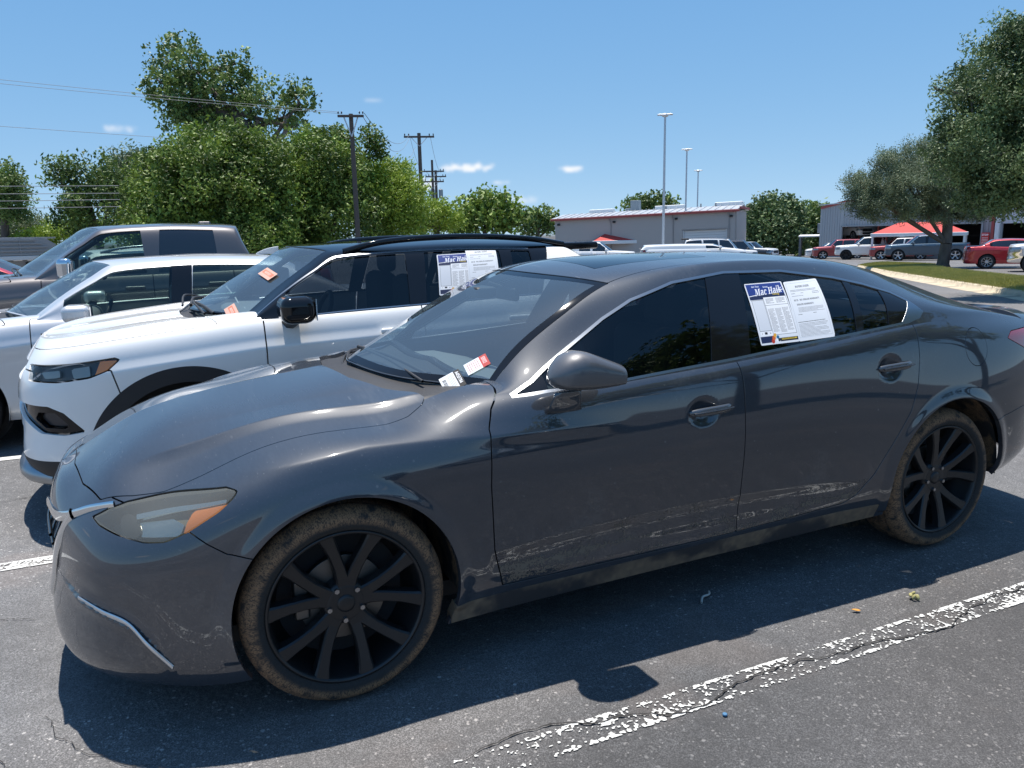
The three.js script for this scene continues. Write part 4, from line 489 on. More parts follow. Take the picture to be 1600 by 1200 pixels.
// net of the cabin: belt, lower glass, window top, roof rail / windscreen edge, quarter, centre line
const cabinRows = [
  [[.56, .953, .815], [.575, .962, .80], [.60, .975, .772], [.605, .974, .70], [.375, .985, .40], [.235, 1.012, 0]],
  [[.75, .96, .85], [.755, .985, .818], [.765, 1.035, .745], [.745, 1.085, .655], [.545, 1.095, .37], [.43, 1.12, 0]],
  [[1.0, .972, .857], [1.0, 1.055, .805], [1.0, 1.16, .70], [.965, 1.222, .628], [.79, 1.232, .34], [.70, 1.25, 0]],
  [[1.25, .985, .861], [1.25, 1.11, .79], [1.25, 1.278, .662], [1.185, 1.322, .583], [1.06, 1.352, .31], [1.0, 1.365, 0]],
  [[1.6, 1.007, .862], [1.6, 1.15, .782], [1.6, 1.353, .636], [1.59, 1.386, .572], [1.54, 1.408, .3], [1.5, 1.415, 0]],
  [[2.0, 1.038, .862], [2.0, 1.18, .775], [2.0, 1.363, .628], [2.0, 1.390, .568], [2.0, 1.413, .3], [2.0, 1.42, 0]],
  [[2.35, 1.07, .86], [2.35, 1.18, .79], [2.35, 1.318, .648], [2.35, 1.363, .574], [2.37, 1.392, .3], [2.38, 1.397, 0]],
  [[2.63, 1.09, .853], [2.64, 1.16, .812], [2.66, 1.238, .70], [2.67, 1.302, .577], [2.72, 1.335, .3], [2.74, 1.34, 0]],
  [[2.92, 1.095, .84], [2.93, 1.125, .82], [2.95, 1.165, .735], [2.97, 1.222, .575], [3.03, 1.25, .3], [3.05, 1.254, 0]],
  [[3.22, 1.078, .818], [3.23, 1.095, .795], [3.25, 1.112, .73], [3.27, 1.141, .57], [3.30, 1.16, .3], [3.31, 1.163, 0]],
  [[3.47, 1.052, .792], [3.475, 1.060, .77], [3.48, 1.066, .70], [3.485, 1.082, .57], [3.49, 1.094, .3], [3.49, 1.096, 0]],
];
const bodyNet = makeNet(bodyRows), cabinNet = makeNet(cabinRows);
// @@END
const bend = (pts, x, y) => { let d = 1e9, side = 0; for (let i = 1; i < pts.length; i++) { const [ax, ay] = pts[i - 1], [bx, by] = pts[i], ex = bx - ax, ey = by - ay, t = clamp(((x - ax) * ex + (y - ay) * ey) / (ex * ex + ey * ey)), px = x - ax - t * ex, py = y - ay - t * ey, q = Math.hypot(px, py); if (q < d) { d = q; side = ex * py - ey * px; } } return [d, side]; };
{
  const car = thing('sedan', 'dark grey metallic sedan with black alloy wheels in front of the white SUV', 'car');
  const ARCH = [[.012, .345, .374], [2.845, .35, .389]];
  const fogLine = [[-.775, .445], [-.714, .424], [-.646, .388], [-.588, .328], [-.534, .245]];
  const bump = (x, y, cx, cy, rx, ry) => { const d = ((x - cx) / rx) ** 2 + ((y - cy) / ry) ** 2; return d < 1 ? (1 - d) * (1 - d) * (1 + 2 * d) : 0; };
  const bodyShape = ([x, y, z]) => {
    let d = 0; if (z < .3) return 0;
    for (const [cx, cy, r] of ARCH) { const q = Math.hypot(x - cx, y - cy) - r; if (y > .24 && q > -.1 && q < .06) d += .010 * (q < 0 ? 1 : (1 - q / .06) ** 2 * (1 + 2 * q / .06)); }
    if (y > .6 && x < .45 && x > -.62) { const zr = lerp(.50, .615, clamp((x + .55) / .9)), q = (z - zr) / (z > zr ? .055 : .13); if (Math.abs(q) < 1) d += .013 * (1 - Math.abs(q)) ** 1.5 * smooth(-.62, -.45, x) * smooth(.45, .3, x); }
    if (x > -.35 && x < 1.15 && z > .6) { const yc = x < .1 ? lerp(.80, .855, clamp((x + .35) / .45)) : lerp(.855, .835, (x - .1) / 1.05), q = Math.abs(y - yc) / .045; if (q < 1) d += .0075 * (1 - q) ** 1.6 * smooth(-.35, -.1, x) * smooth(1.15, .45, x); }
    d -= .016 * bump(x, y, 1.405, .834, .078, .060) + .016 * bump(x, y, 2.415, .917, .078, .060);
    if (x > .5 && x < 2.45) d -= .010 * bump(x, y, 1.4, .385 - .0 * x, 1.1, .085);
    if (x < -.42) { const [q, s] = bend(fogLine, x, y); if (q < .12 && s > 0) d -= .016 * (1 - (q / .12)) ** 2 * smooth(0, .05, q) * smooth(-.50, -.62, x); if (s <= 0 && q < .05) d += .008 * (1 - q / .05) ** 2; }
    return d;
  };
  let rest = sample(bodyNet, 470, 210, bodyShape, bodyNet.t[0] + .004, bodyNet.t.at(-1) - .002);
  const v5 = bodyNet.v[5], vTop = bodyNet.v[4] + .03;
  // where the belt runs, so that the cabin meets the body there
  const beltN = 200, belt = []; for (let i = 0; i <= beltN; i++) belt.push(bodyNet.at(lerp(bodyNet.t[7], bodyNet.t[17], i / beltN), v5));
  const beltAt = (x) => { let i = 1; while (i < beltN && belt[i][0] < x) i++; const a = belt[i - 1], b = belt[i], t = clamp((x - a[0]) / (b[0] - a[0])); return a.map((q, k) => lerp(q, b[k], t)); };
  const cab = sample(cabinNet, 380, 150);
  { // weld the cabin to the belt and let the normals run through behind the windows
    const W = 381, g1 = cabinNet.v[1];
    const nearest = (x) => { let best = null, bd = 1e9; for (const p of rest.V) if (Math.abs(p[7] - v5) < .012) { const d = Math.abs(p[0] - x) + Math.abs(p[7] - v5); if (d < bd) { bd = d; best = p; } } return best; };
    const table = []; for (let i = 0; i < W; i++) table.push(nearest(cab.V[i][0]));
    const off = []; for (let i = 0; i < W; i++) { const p = cab.V[i], b = beltAt(p[0]); off.push([0, b[1] - p[1], b[2] - p[2]]); }
    const both = table.map((b, i) => { const p = cab.V[i], n = [b[3] + p[3], b[4] + p[4], b[5] + p[5]], l = Math.hypot(...n); return n.map((q) => q / l); });
    const xs = cab.V.slice(0, W).map((p) => p[0]);
    cab.V.forEach((p, k) => { const i = k % W, w = 1 - smooth(0, g1, p[7]); p[1] += off[i][1] * w; p[2] += off[i][2] * w;
      if (p[0] > 2.6) { const s = (1 - smooth(0, .11, p[7])) * smooth(2.6, 2.75, p[0]); for (let a = 0; a < 3; a++) p[3 + a] = lerp(p[3 + a], both[i][a], s); } });
    for (const p of rest.V) if (p[0] > 2.6 && p[7] > v5 - .09 && p[7] < v5 + .02) { let i = 0; while (i < W - 1 && xs[i] < p[0]) i++; const s = (1 - smooth(0, .09, v5 - p[7])) * smooth(2.6, 2.75, p[0]) * (1 - smooth(3.42, 3.5, p[0])); for (let a = 0; a < 3; a++) p[3 + a] = lerp(p[3 + a], both[i][a], s); }
  }
  for (const [cx, cy, r] of ARCH) rest = clip(rest, (p) => (p[2] < .45 ? 1 : Math.hypot(p[0] - cx, p[1] - cy) - r));
  rest = clip(rest, (p) => (p[0] > .62 && p[0] < 3.475 ? v5 + .001 - p[7] : 1));           // under the cabin
  let piece; const take = (poly, pick, gap, guard) => { const f = inside(poly, pick); [piece, rest] = carve(rest, guard ? (p) => Math.min(f(p), guard(p)) : f, pick, gap); return piece; };
  const both = (name, mesh, m, o = {}, parent = car, label) => part(name, geo(mesh, { sides: 0, ...o }), m, parent, label);
  const pair = (name, mesh, m, o = {}, parent = car) => { const far = part(name, geo(mesh, { sides: -1, ...o }), m, parent); const near = part(name, geo(mesh, { sides: 1, ...o }), m, parent); return [near, far]; };
  const rim = { depth: .022 };
  const hood = both('hood', take([[-.80, -.2], [-.805, 0], [-.795, .2], [-.755, .42], [-.695, .585], [-.60, .64], [-.51, .676], [-.39, .69], [-.2, .70], [0, .717], [.2, .738], [.28, .725], [.345, .685], [.37, .645], [.345, .585], [.26, .47], [.175, .3], [.13, 0], [.13, -.2]], TOP, .002, (p) => p[7] - vTop), M.greyPaint, rim);
  both('boot_lid', take([[3.485, -.2], [3.485, .60], [3.53, .67], [3.68, .67], [3.80, .60], [3.9, .55], [3.99, .5], [3.99, -.2]], TOP, .002, (p) => Math.max(p[7] - v5 + .0, p[0] > 3.8 && p[1] > .78 ? .01 : -1)), M.greyPaint, rim);
  const lamp = take([[-.72, .686], [-.67, .712], [-.617, .729], [-.485, .752], [-.33, .778], [-.303, .772], [-.318, .755], [-.363, .722], [-.456, .670], [-.519, .645], [-.575, .643], [-.653, .658], [-.701, .672]], SIDE, .002, (p) => p[2] - .5);
  // grille and lower intake in the nose
  const grille = take([[-.1, .345], [.30, .35], [.38, .42], [.47, .56], [.535, .66], [.44, .64], [.2, .625], [-.1, .62]], FRONT, .001, (p) => -.60 - p[0]);
  both('grille', inset(grille, .035), M.blackPlastic);
  { const g = []; for (let k = 0; k < 6; k++) { const y = .385 + k * .042, w = lerp(.31, .46, k / 5); g.push(tube([[-.86, y, -w], [-.893, y, -.2], [-.896, y, 0], [-.893, y, .2], [-.86, y, w]], .006, 20, 6)); } part('grille_bar', merge(g), M.blackGloss, car); }
  const bpos = (z, y, d = 0) => { let best = null, bd = 1e9; for (const p of bumperCloud) { const q = Math.hypot(p[2] - z, (p[1] - y)); if (q < bd) { bd = q; best = p; } } return [best[0] + best[3] * d, best[1] + best[4] * d, best[2] + best[5] * d]; };
  const bumperCloud = rest.V.filter((p) => p[0] < -.3 && p[7] < v5 + .1).concat(grille.V);
  { // chrome surround: from the lamps inwards under the nose and down round the grille
    for (const s of [1, -1]) {
      const wing = [[.645, .715], [.59, .70], [.53, .672], [.44, .648], [.2, .632]].map(([z, y], i) => bpos(z, y, .003)), down = [[.53, .672], [.475, .57], [.39, .43], [.31, .35], [.0, .34]].map(([z, y]) => bpos(z, y, .002));
      const ribbon = (c, w0, w1) => { const cv = new THREE.CatmullRomCurve3(c.map((p) => new THREE.Vector3(p[0], p[1], p[2] * s)), false, 'centripetal'), r = [], n = 30; const g = new THREE.TubeGeometry(cv, n, 1, 8, false), P = g.attributes.position; for (let i = 0; i <= n; i++) { const q = cv.getPointAt(i / n), w = lerp(w0, w1, i / n); for (let k = 0; k <= 8; k++) { const j = i * 9 + k; P.setXYZ(j, q.x + (P.getX(j) - q.x) * w * .35, q.y + (P.getY(j) - q.y) * w * 1.15, q.z + (P.getZ(j) - q.z) * w * .45); } } g.computeVertexNormals(); return g; };
      part('chrome_surround', merge([ribbon(wing, .011, .021), ribbon(down, .030, .016)]), M.chrome, car);
      part('fog_trim', ribbon(fogLine.map(([x, y]) => { let b = null, bd = 1e9; for (const p of rest.V) if (p[2] > .5 && p[7] < bodyNet.v[3]) { const q = Math.hypot(p[0] - x, p[1] - y); if (q < bd) { bd = q; b = p; } } return [b[0] + b[3] * .006, b[1] + b[4] * .006, b[2] + b[5] * .003]; }), .0055, .0105), M.brightTrim, car);
    }
  }
  both('front_bumper', take([[-1.2, -.1], [-.2, -.1], [-.2, .53], [-.281, .574], [-.354, .598], [-.404, .633], [-.444, .667], [-.50, .70], [-.60, .72], [-.66, .735], [-.64, .9], [-1.2, .9]], SIDE, .002), M.greyPaint, rim);
  const fuel = take(circle(2.995, .962, .088, 40).map(([x, y]) => [2.995 + (x - 2.995) * .9, y]), SIDE, .0016);
  const fdm = take([[.60, 1.3], [.60, .985], [.545, .93], [.518, .872], [.509, .677], [.519, .437], [.552, .293], [1.20, .293], [1.604, .300], [1.607, .61], [1.606, .925], [1.600, 1.0], [1.60, 1.3]], SIDE, .0025); const [fd] = pair('front_door', fdm, M.greyPaint, rim);
  const rdm = take([[1.60, 1.3], [1.600, 1.0], [1.606, .925], [1.607, .61], [1.604, .300], [1.858, .311], [2.178, .330], [2.252, .358], [2.350, .448], [2.445, .581], [2.535, .713], [2.581, .829], [2.601, .943], [2.603, 1.06], [2.595, 1.3]], SIDE, .0025); const [rd] = pair('rear_door', rdm, M.greyPaint, rim);
  { // dried mud thrown up along the foot of the doors: a skin with a ragged outline of its own
    const splash = (mesh, lo, hi, o, name) => { const c = inset(clip(mesh, (p) => Math.min(p[1] - lo(p[0]), hi(p[0]) - p[1])), -.0012); part('mud_splash', geo(c, { uv: (p) => [p[0], p[1]] }), M.mudSkin, o); };
    splash(fdm, (x) => .30, (x) => .47, fd); splash(rdm, (x) => .30, (x) => .43, rd);
  }
  pair('sill', take([[.36, -.1], [2.44, -.1], [2.42, .285], [2.2, .288], [.4, .258], [.36, .255]], SIDE, .0012), M.muddySill, { depth: .04 });
  pair('fuel_door', fuel, M.greyPaint, { depth: .01 });
  const tail = take([[3.255, .981], [3.30, 1.012], [3.46, 1.018], [3.62, 1.0], [3.9, .97], [3.9, .88], [3.75, .86], [3.45, .90]], SIDE, .002);
  pair('tail_lamp', tail, M.redLens, { depth: .03 });
  both('rear_bumper', take([[3.13, .60], [3.35, .635], [3.6, .66], [4.2, .66], [4.2, -.1], [3.0, -.1]], SIDE, .002, (p) => p[0] - 3.05), M.greyPaint, rim);
  const cowl = clip(rest, (p) => Math.min(.66 - p[0], p[0] - .1, .655 - p[2], p[7] - v5));
  both('cowl', inset(cowl, .018), M.blackPlastic);
  rest = clip(rest, (p) => -Math.min(.70 - p[0], p[0] - .1, .66 - p[2], p[7] - v5));
  const fender = clip(rest, (p) => 1.2 - p[0]), quarter = clip(rest, (p) => p[0] - 1.2);
  pair('front_wing', fender, M.greyPaint, rim);
  // ---- cabin
  const cv = cabinNet.v, ct = cabinNet.t;
  let c2 = cab;
  const DLO = [[.585, .950], [.77, .966], [1.076, .979], [1.6, 1.015], [2.11, 1.058], [2.58, 1.096], [2.66, 1.112], [2.702, 1.140], [2.656, 1.190], [2.588, 1.233], [2.45, 1.276], [2.29, 1.311], [2.01, 1.349], [1.70, 1.354], [1.43, 1.324], [1.22, 1.265], [1.08, 1.202], [.889, 1.096], [.729, 1.006]];
  const dlo = inside(DLO, SIDE), sideZone = (p) => (p[7] < cv[2] + .06 ? 1 : -1);
  let win; [win, c2] = [clip(c2, (p) => (sideZone(p) > 0 ? dlo(p) : -.05)), clip(c2, (p) => (sideZone(p) > 0 ? -dlo(p) : .05))];
  const ring = (p) => { const tri = (p[0] - lerp(2.53, 2.645, (p[1] - 1.09) / .1)); return Math.max(.009 - dlo(p), tri); };
  pair('window_trim', clip(win, ring), M.satinChrome, { depth: .008 });
  win = clip(win, (p) => -ring(p));
  const quad = (x0b, x0t, x1b, x1t) => inside([[x0b - .2 * (x0t - x0b), .95], [x0b + 1.2 * (x0t - x0b), 1.4], [x1b + 1.2 * (x1t - x1b), 1.4], [x1b - .2 * (x1t - x1b), .95]], SIDE);
  const panes = [['front_window', quad(.775, .78, 1.485, 1.60)], ['rear_window', quad(1.675, 1.775, 2.245, 2.355)], ['quarter_window', quad(2.285, 2.395, 2.43, 2.56)]];
  let frame = win; const paneOf = {};
  for (const [n, f] of panes) { paneOf[n] = clip(win, f); frame = clip(frame, (p) => -f(p)); pair(n, inset(paneOf[n], .007), M.tintGlass); }
  for (const [a, b, n] of [[0, 1.2, 'window_sail'], [1.2, 2.0, 'window_pillar'], [2.0, 2.40, 'window_divider'], [2.40, 3, 'window_corner']]) pair(n, inset(clip(frame, (p) => Math.min(p[0] - a - .55 * Math.max(0, p[1] - 1.09) * (a > 2.1 ? 1 : 0), b + .55 * Math.max(0, p[1] - 1.09) * (b > 2.1 ? 1 : 0) - p[0])), .003), M.blackGloss, { depth: .006 });
  const vw = cv[3] + .006, ws = (p) => Math.min((p[7] - vw) , (ct[3] - p[6]) * .9, p[6] - ct[0] - .004);
  const rw = (p) => Math.min(p[7] - cv[3] - .03, p[6] - ct[6] - .02, ct[9] + .10 - p[6]);
  const screen = clip(c2, ws, .003); c2 = clip(c2, (p) => -ws(p), .001);
  const back = clip(c2, rw, .003); c2 = clip(c2, (p) => -rw(p), .001);
  both('windscreen', inset(clip(screen, ws, .035), .003), M.clearGlass);
  both('windscreen_border', inset(clip(screen, (p) => .035 - ws(p)), .003), M.blackGloss);
  both('rear_screen', inset(clip(back, rw, .03), .003), M.tintGlass);
  both('rear_screen_border', inset(clip(back, (p) => .03 - rw(p)), .003), M.blackGloss);
  const roofF = (p) => Math.min(p[7] - cv[3] - .012, p[6] - ct[3], ct[6] + .02 - p[6]);
  let roof = clip(c2, roofF, .0025); c2 = clip(c2, (p) => -roofF(p), .0025);
  const sunroof = (p) => Math.min(.40 - p[2], p[0] - 1.22, 1.80 - p[0]);
  both('sunroof', clip(roof, sunroof, .003), M.blackGloss, { depth: .01 });
  roof = clip(roof, (p) => -sunroof(p), .002);
  both('roof', roof, M.greyPaint, { depth: .012 });
  for (const [i, sd] of [1, -1].entries()) part('quarter_panel', merge([geo(quarter, { depth: .022, sides: sd }), geo(c2, { sides: sd, depth: .012 })]), M.greyPaint, car);
  // ---- headlamp: housing, lens, projector, amber reflector, each set behind the other
  for (const sd of [1, -1]) {
    const h = part('headlamp', geo(inset(lamp, .075), { sides: sd }), M.lampBowl, car);
    part('lens', geo(lamp, { sides: sd, depth: .07 }), M.hazyLens, h);
    part('amber_reflector', geo(inset(clip(lamp, inside([[-.475, .668], [-.40, .69], [-.345, .728], [-.335, .748], [-.375, .742], [-.44, .73], [-.462, .70]], SIDE)), .022), { sides: sd, depth: .012 }), M.amber, h);
    part('light_bar', geo(inset(clip(lamp, inside([[-.60, .712], [-.47, .737], [-.34, .760], [-.34, .752], [-.47, .728], [-.60, .702]], SIDE)), .02), { sides: sd, depth: .012 }), M.chrome, h);
    part('projector_bezel', geo(inset(clip(lamp, inside(circle(-.625, .686, .03, 20), SIDE)), .03), { sides: sd, depth: .02 }), M.lampDark, h);
    part('reflector', geo(inset(clip(lamp, inside([[-.60, .665], [-.49, .665], [-.475, .70], [-.50, .715], [-.60, .70]], SIDE)), .035), { sides: sd, depth: .012 }), M.chrome, h);
  }
  // ---- mirrors, handles
  const shell = (sections, close = true) => { // skin over rings of points
    const n = sections[0].length, pos = [], idx = []; for (const s of sections) for (const p of s) pos.push(...p);
    for (let i = 0; i < sections.length - 1; i++) for (let k = 0; k < n; k++) { const a = i * n + k, b = i * n + (k + 1) % n; idx.push(a, a + n, b, b, a + n, b + n); }
    for (const [r, f] of [[0, 0], [sections.length - 1, 1]]) { const c = sections[r].reduce((a, p) => a.map((x, q) => x + p[q] / n), [0, 0, 0]), o = pos.length / 3; pos.push(...c); for (let k = 0; k < n; k++) f ? idx.push(o, r * n + (k + 1) % n, r * n + k) : idx.push(o, r * n + k, r * n + (k + 1) % n); }
    const g = new THREE.BufferGeometry(); g.setAttribute('position', new THREE.Float32BufferAttribute(pos, 3)); g.setIndex(idx); g.computeVertexNormals(); return g; };
  const flip = (g) => { g = g.clone(); const p = g.attributes.position, n = g.attributes.normal; for (let i = 0; i < p.count; i++) { p.setZ(i, -p.getZ(i)); n.setZ(i, -n.getZ(i)); } const ix = g.index; for (let i = 0; i < ix.count; i += 3) { const a = ix.getX(i + 1); ix.setX(i + 1, ix.getX(i + 2)); ix.setX(i + 2, a); } return g; };
  const ringAt = (x, cy, cz, ry, rz, top, n = 28, pw = 2.5) => [...Array(n)].map((_, i) => { const a = i / n * 2 * Math.PI, c = Math.cos(a), s = Math.sin(a), y = Math.sign(s) * Math.abs(s) ** (2 / (s > 0 ? pw : pw + 2)) * ry * (s > 0 ? top : .85), z = Math.sign(c) * Math.abs(c) ** (2 / pw) * rz; return [x + (z < 0 ? 0 : z * .12), cy + y, cz + z]; });
  // mirror body runs from a rounded front to its glass, seen from the side as a wedge
  const MX = [[.700, .004, .01, .0], [.706, .026, .05, .0], [.725, .050, .085, .004], [.755, .069, .108, .012], [.795, .079, .119, .016], [.84, .077, .121, .012], [.89, .066, .117, .004], [.945, .052, .108, -.004], [.975, .044, .100, -.008], [.98, .038, .092, -.008]];
  const mirror = shell(MX.map(([x, ry, rz, dy]) => ringAt((x - .81) * .94 + .822, 1.037 + dy, .950, ry * .90, rz * .70, 1.05)));
  const mfoot = shell([[.905, .895, .07, .022], [.935, .91, .062, .02], [.962, .925, .055, .02], [.985, .94, .05, .024]].map(([y, z, rx, rz]) => [...Array(16)].map((_, i) => { const a = -i / 16 * 2 * Math.PI; return [.805 - (y - .9) * .1 + Math.cos(a) * rx, y, z + Math.sin(a) * rz]; })));
  const mglass = shell([[.979, .037, .088], [.983, .033, .082]].map(([x, ry, rz]) => ringAt((x - .81) * .94 + .822, 1.030, .950, ry * .90, rz * .70, 1.05)));
  for (const sd of [1]) { const m = part('mirror', sd > 0 ? mirror : flip(mirror), M.mirrorPaint, car); part('mirror_foot', sd > 0 ? mfoot : flip(mfoot), M.greyPaint, m); part('mirror_glass', sd > 0 ? mglass : flip(mglass), M.chrome, m); }
  const handle = (x, y, z, tilt, keyless) => { const sec = [[-.098, .006, .005], [-.09, .012, .009], [-.06, .0165, .011], [0, .0175, .012], [.05, .0175, .012], [.085, .0165, .011], [.10, .013, .009], [.106, .006, .004]].map(([dx, ry, rz], i) => [...Array(14)].map((_, k) => { const a = -k / 14 * 2 * Math.PI, out = .030 * (1 - (dx / .105) ** 4 * .7); return [x + dx, y + dx * tilt + Math.sin(a) * ry, z + out + Math.cos(a) * rz]; })); return shell(sec); };
  for (const [d, x, y, z] of [[fd, 1.437, .838, .893], [rd, 2.443, .920, .891]]) {
    const h = handle(x, y, z, .03), strip = tube([[x - .09, y - .004, z + .036], [x - .03, y + .001, z + .045], [x + .05, y + .003, z + .045], [x + .10, y + .004, z + .034]], .0042, 20, 6);
    const a = part('handle', h, M.greyPaint, d); part('handle_strip', strip, M.handleTrim, a);
    const far = part('handle', flip(h), M.greyPaint, car);
  }
  // ---- wheels
  for (const [x, z] of [[0, .9], [2.83, .9]]) for (const sd of [1, -1]) addWheel(car, sedanWheel, x, .338, z * sd, sd);
  for (const [cx, cy, r] of ARCH) for (const sd of [1, -1]) { const g = new THREE.CylinderGeometry(r + .012, r + .012, .36, 40, 1, true, Math.PI * .5 - .12, Math.PI + .24); g.rotateX(Math.PI / 2); g.rotateZ(0); const q = new THREE.CircleGeometry(r + .012, 32); q.translate(0, 0, -.18 * sd); const m = merge([g, q]); m.translate(cx, cy, .70 * sd); part('wheel_arch_liner', m, M.mudLiner, car); }
  part('underbody', box(4.0, .06, 1.3, 1.45, .21, 0), M.blackPlastic, car);
  // ---- interior seen through the glass
  part('cabin_floor', merge([box(2.6, .04, 1.6, 1.75, .3, 0), box(.04, .62, 1.6, .56, .6, 0), box(.04, .75, 1.5, 3.0, .65, 0), box(.5, .03, 1.4, 3.18, 1.02, 0)]), M.cabinDark, car);
  part('dashboard', shell([[.34, .90, .64, .03], [.42, .935, .68, .045], [.60, .955, .72, .06], [.80, .955, .73, .085], [.92, .925, .73, .10], [.97, .86, .72, .10], [.97, .72, .72, .10]].map(([x, y, hz, h]) => [...Array(24)].map((_, k) => { const a = k / 24 * 2 * Math.PI; return [x + (Math.abs(Math.cos(a)) < .5 ? 0 : .03), y - h + Math.sin(a) * h, Math.sign(Math.cos(a)) * Math.abs(Math.cos(a)) ** .5 * hz]; }))), M.dash, car);
  const seat = (x, z, w) => merge([box(.5, .2, w, x, .48, z, .06), box(.16, .62, w, x + .30, .80, z, .06).translate(0, 0, 0), box(.10, .17, w * .5, x + .36, 1.19, z, .045)]);
  part('front_seat', seat(1.25, .36, .5), M.seat, car); part('front_seat', seat(1.25, -.36, .5), M.seat, car);
  part('rear_seat', merge([box(.5, .22, 1.25, 2.2, .46, 0, .06), box(.18, .62, 1.3, 2.55, .76, 0, .06), box(.1, .14, .26, 2.62, 1.1, .4, .04), box(.1, .14, .26, 2.62, 1.1, -.4, .04)]), M.seat, car);
  { const w = new THREE.TorusGeometry(.175, .014, 10, 40); w.rotateY(Math.PI / 2 - .0); w.rotateZ(-.35); w.translate(1.08, .92, .36); part('steering_wheel', w, M.blackPlastic, car); }
  part('inside_mirror', merge([box(.03, .06, .22, .98, 1.26, .02, .012), bar([.98, 1.28, .02], [.90, 1.31, 0], .01)]), M.blackPlastic, car);
  part('sensor_box', box(.10, .05, .14, .86, 1.272, 0, .015), M.blackPlastic, car);
  { // wipers resting on the screen
    for (const [a, b, c] of [[[.46, .985, .42], [.40, 1.02, .12], [.335, 1.03, -.18]], [[.27, .985, -.12], [.35, .982, -.40], [.50, .962, -.60]]]) {
      const w = part('wiper', merge([tube([a, b, c].map(([x, y, z]) => [x - .006, y + .012, z]), .008, 20, 6)]), M.blackPlastic, car);
      part('wiper_blade', merge([box(.012, .018, .02, ...a.map((q, i) => q + [0, .012, 0][i])), tube([[a[0] - .05, a[1] + .0, a[2] + .08], [b[0] - .03, b[1] + .008, b[2] + .05], [c[0], c[1] + .01, c[2] + .02]], .006, 20, 6)]), M.blackPlastic, w);
    }
  }
  // ---- papers behind the glass: two on the rear side window, two at the foot of the windscreen
  const sheet = (mesh, o, ex, ey, w, h, d, sd = 1) => { // a paper lying on a glass mesh; o = lower left corner, ex / ey its directions in x, y
    const f = inside([[o[0], o[1]], [o[0] + ex[0] * w, o[1] + ex[1] * w], [o[0] + ex[0] * w + ey[0] * h, o[1] + ex[1] * w + ey[1] * h], [o[0] + ey[0] * h, o[1] + ey[1] * h]], SIDE), c = inset(clip(mesh, f), d), det = ex[0] * ey[1] - ex[1] * ey[0];
    return geo(c, { uv: (p) => { const x = p[0] - o[0], y = p[1] - o[1]; return [(x * ey[1] - y * ey[0]) / det / w, (ex[0] * y - ex[1] * x) / det / h]; } });
  };
  const gp = paneOf.rear_window, ey = [.13, .99], ex = [1, .02];
  const stick = (name, mesh, label, cat, m, group) => { const o = part(numbered(name), mesh, m, scene); tag(o, label, cat, group); };
  stick('window_sticker', sheet(gp, [1.746, 1.059], ex, ey, .205, .243, .004), 'blue headed price sheet on the rear side window of the dark grey sedan', 'sticker', M.paperBlue);
  stick('buyers_guide', sheet(gp, [1.942, 1.062], [.999, .04], [.2, .98], .20, .242, .0035), 'white form with fine print on the rear side window of the dark grey sedan', 'paper', M.paperGuide);
  stick('windscreen_sticker', wsheet([.512, .98], .553, .088, .085, .05), 'small white sticker with black band low on the windscreen of the dark grey sedan', 'sticker', M.paperBand);
  stick('service_slip', wsheet([.607, 1.043], .567, .06, .095, .0), 'red and white slip behind the windscreen of the dark grey sedan above the white sticker', 'paper', M.paperRed);
  function wsheet([x, y], z, w, h, turn) { // lies along the windscreen
    let b = null, bd = 1e9; for (const p of screen.V) { const q = Math.hypot(p[0] - x, p[2] - z); if (q < bd) { bd = q; b = p; } }
    const n = new THREE.Vector3(b[3], b[4], b[5]), up = new THREE.Vector3(1, 0, 0).addScaledVector(n, -n.x).normalize(), rt = new THREE.Vector3().crossVectors(up, n), g = new THREE.PlaneGeometry(w, h);
    const c = Math.cos(turn), s = Math.sin(turn), r2 = rt.clone().multiplyScalar(c).addScaledVector(up, s), u2 = up.clone().multiplyScalar(c).addScaledVector(rt, -s);
    g.applyMatrix4(new THREE.Matrix4().makeBasis(r2, u2, n)); return g.translate(b[0] + n.x * .0012, b[1] + n.y * .0012, b[2] + n.z * .0012);
  }
}
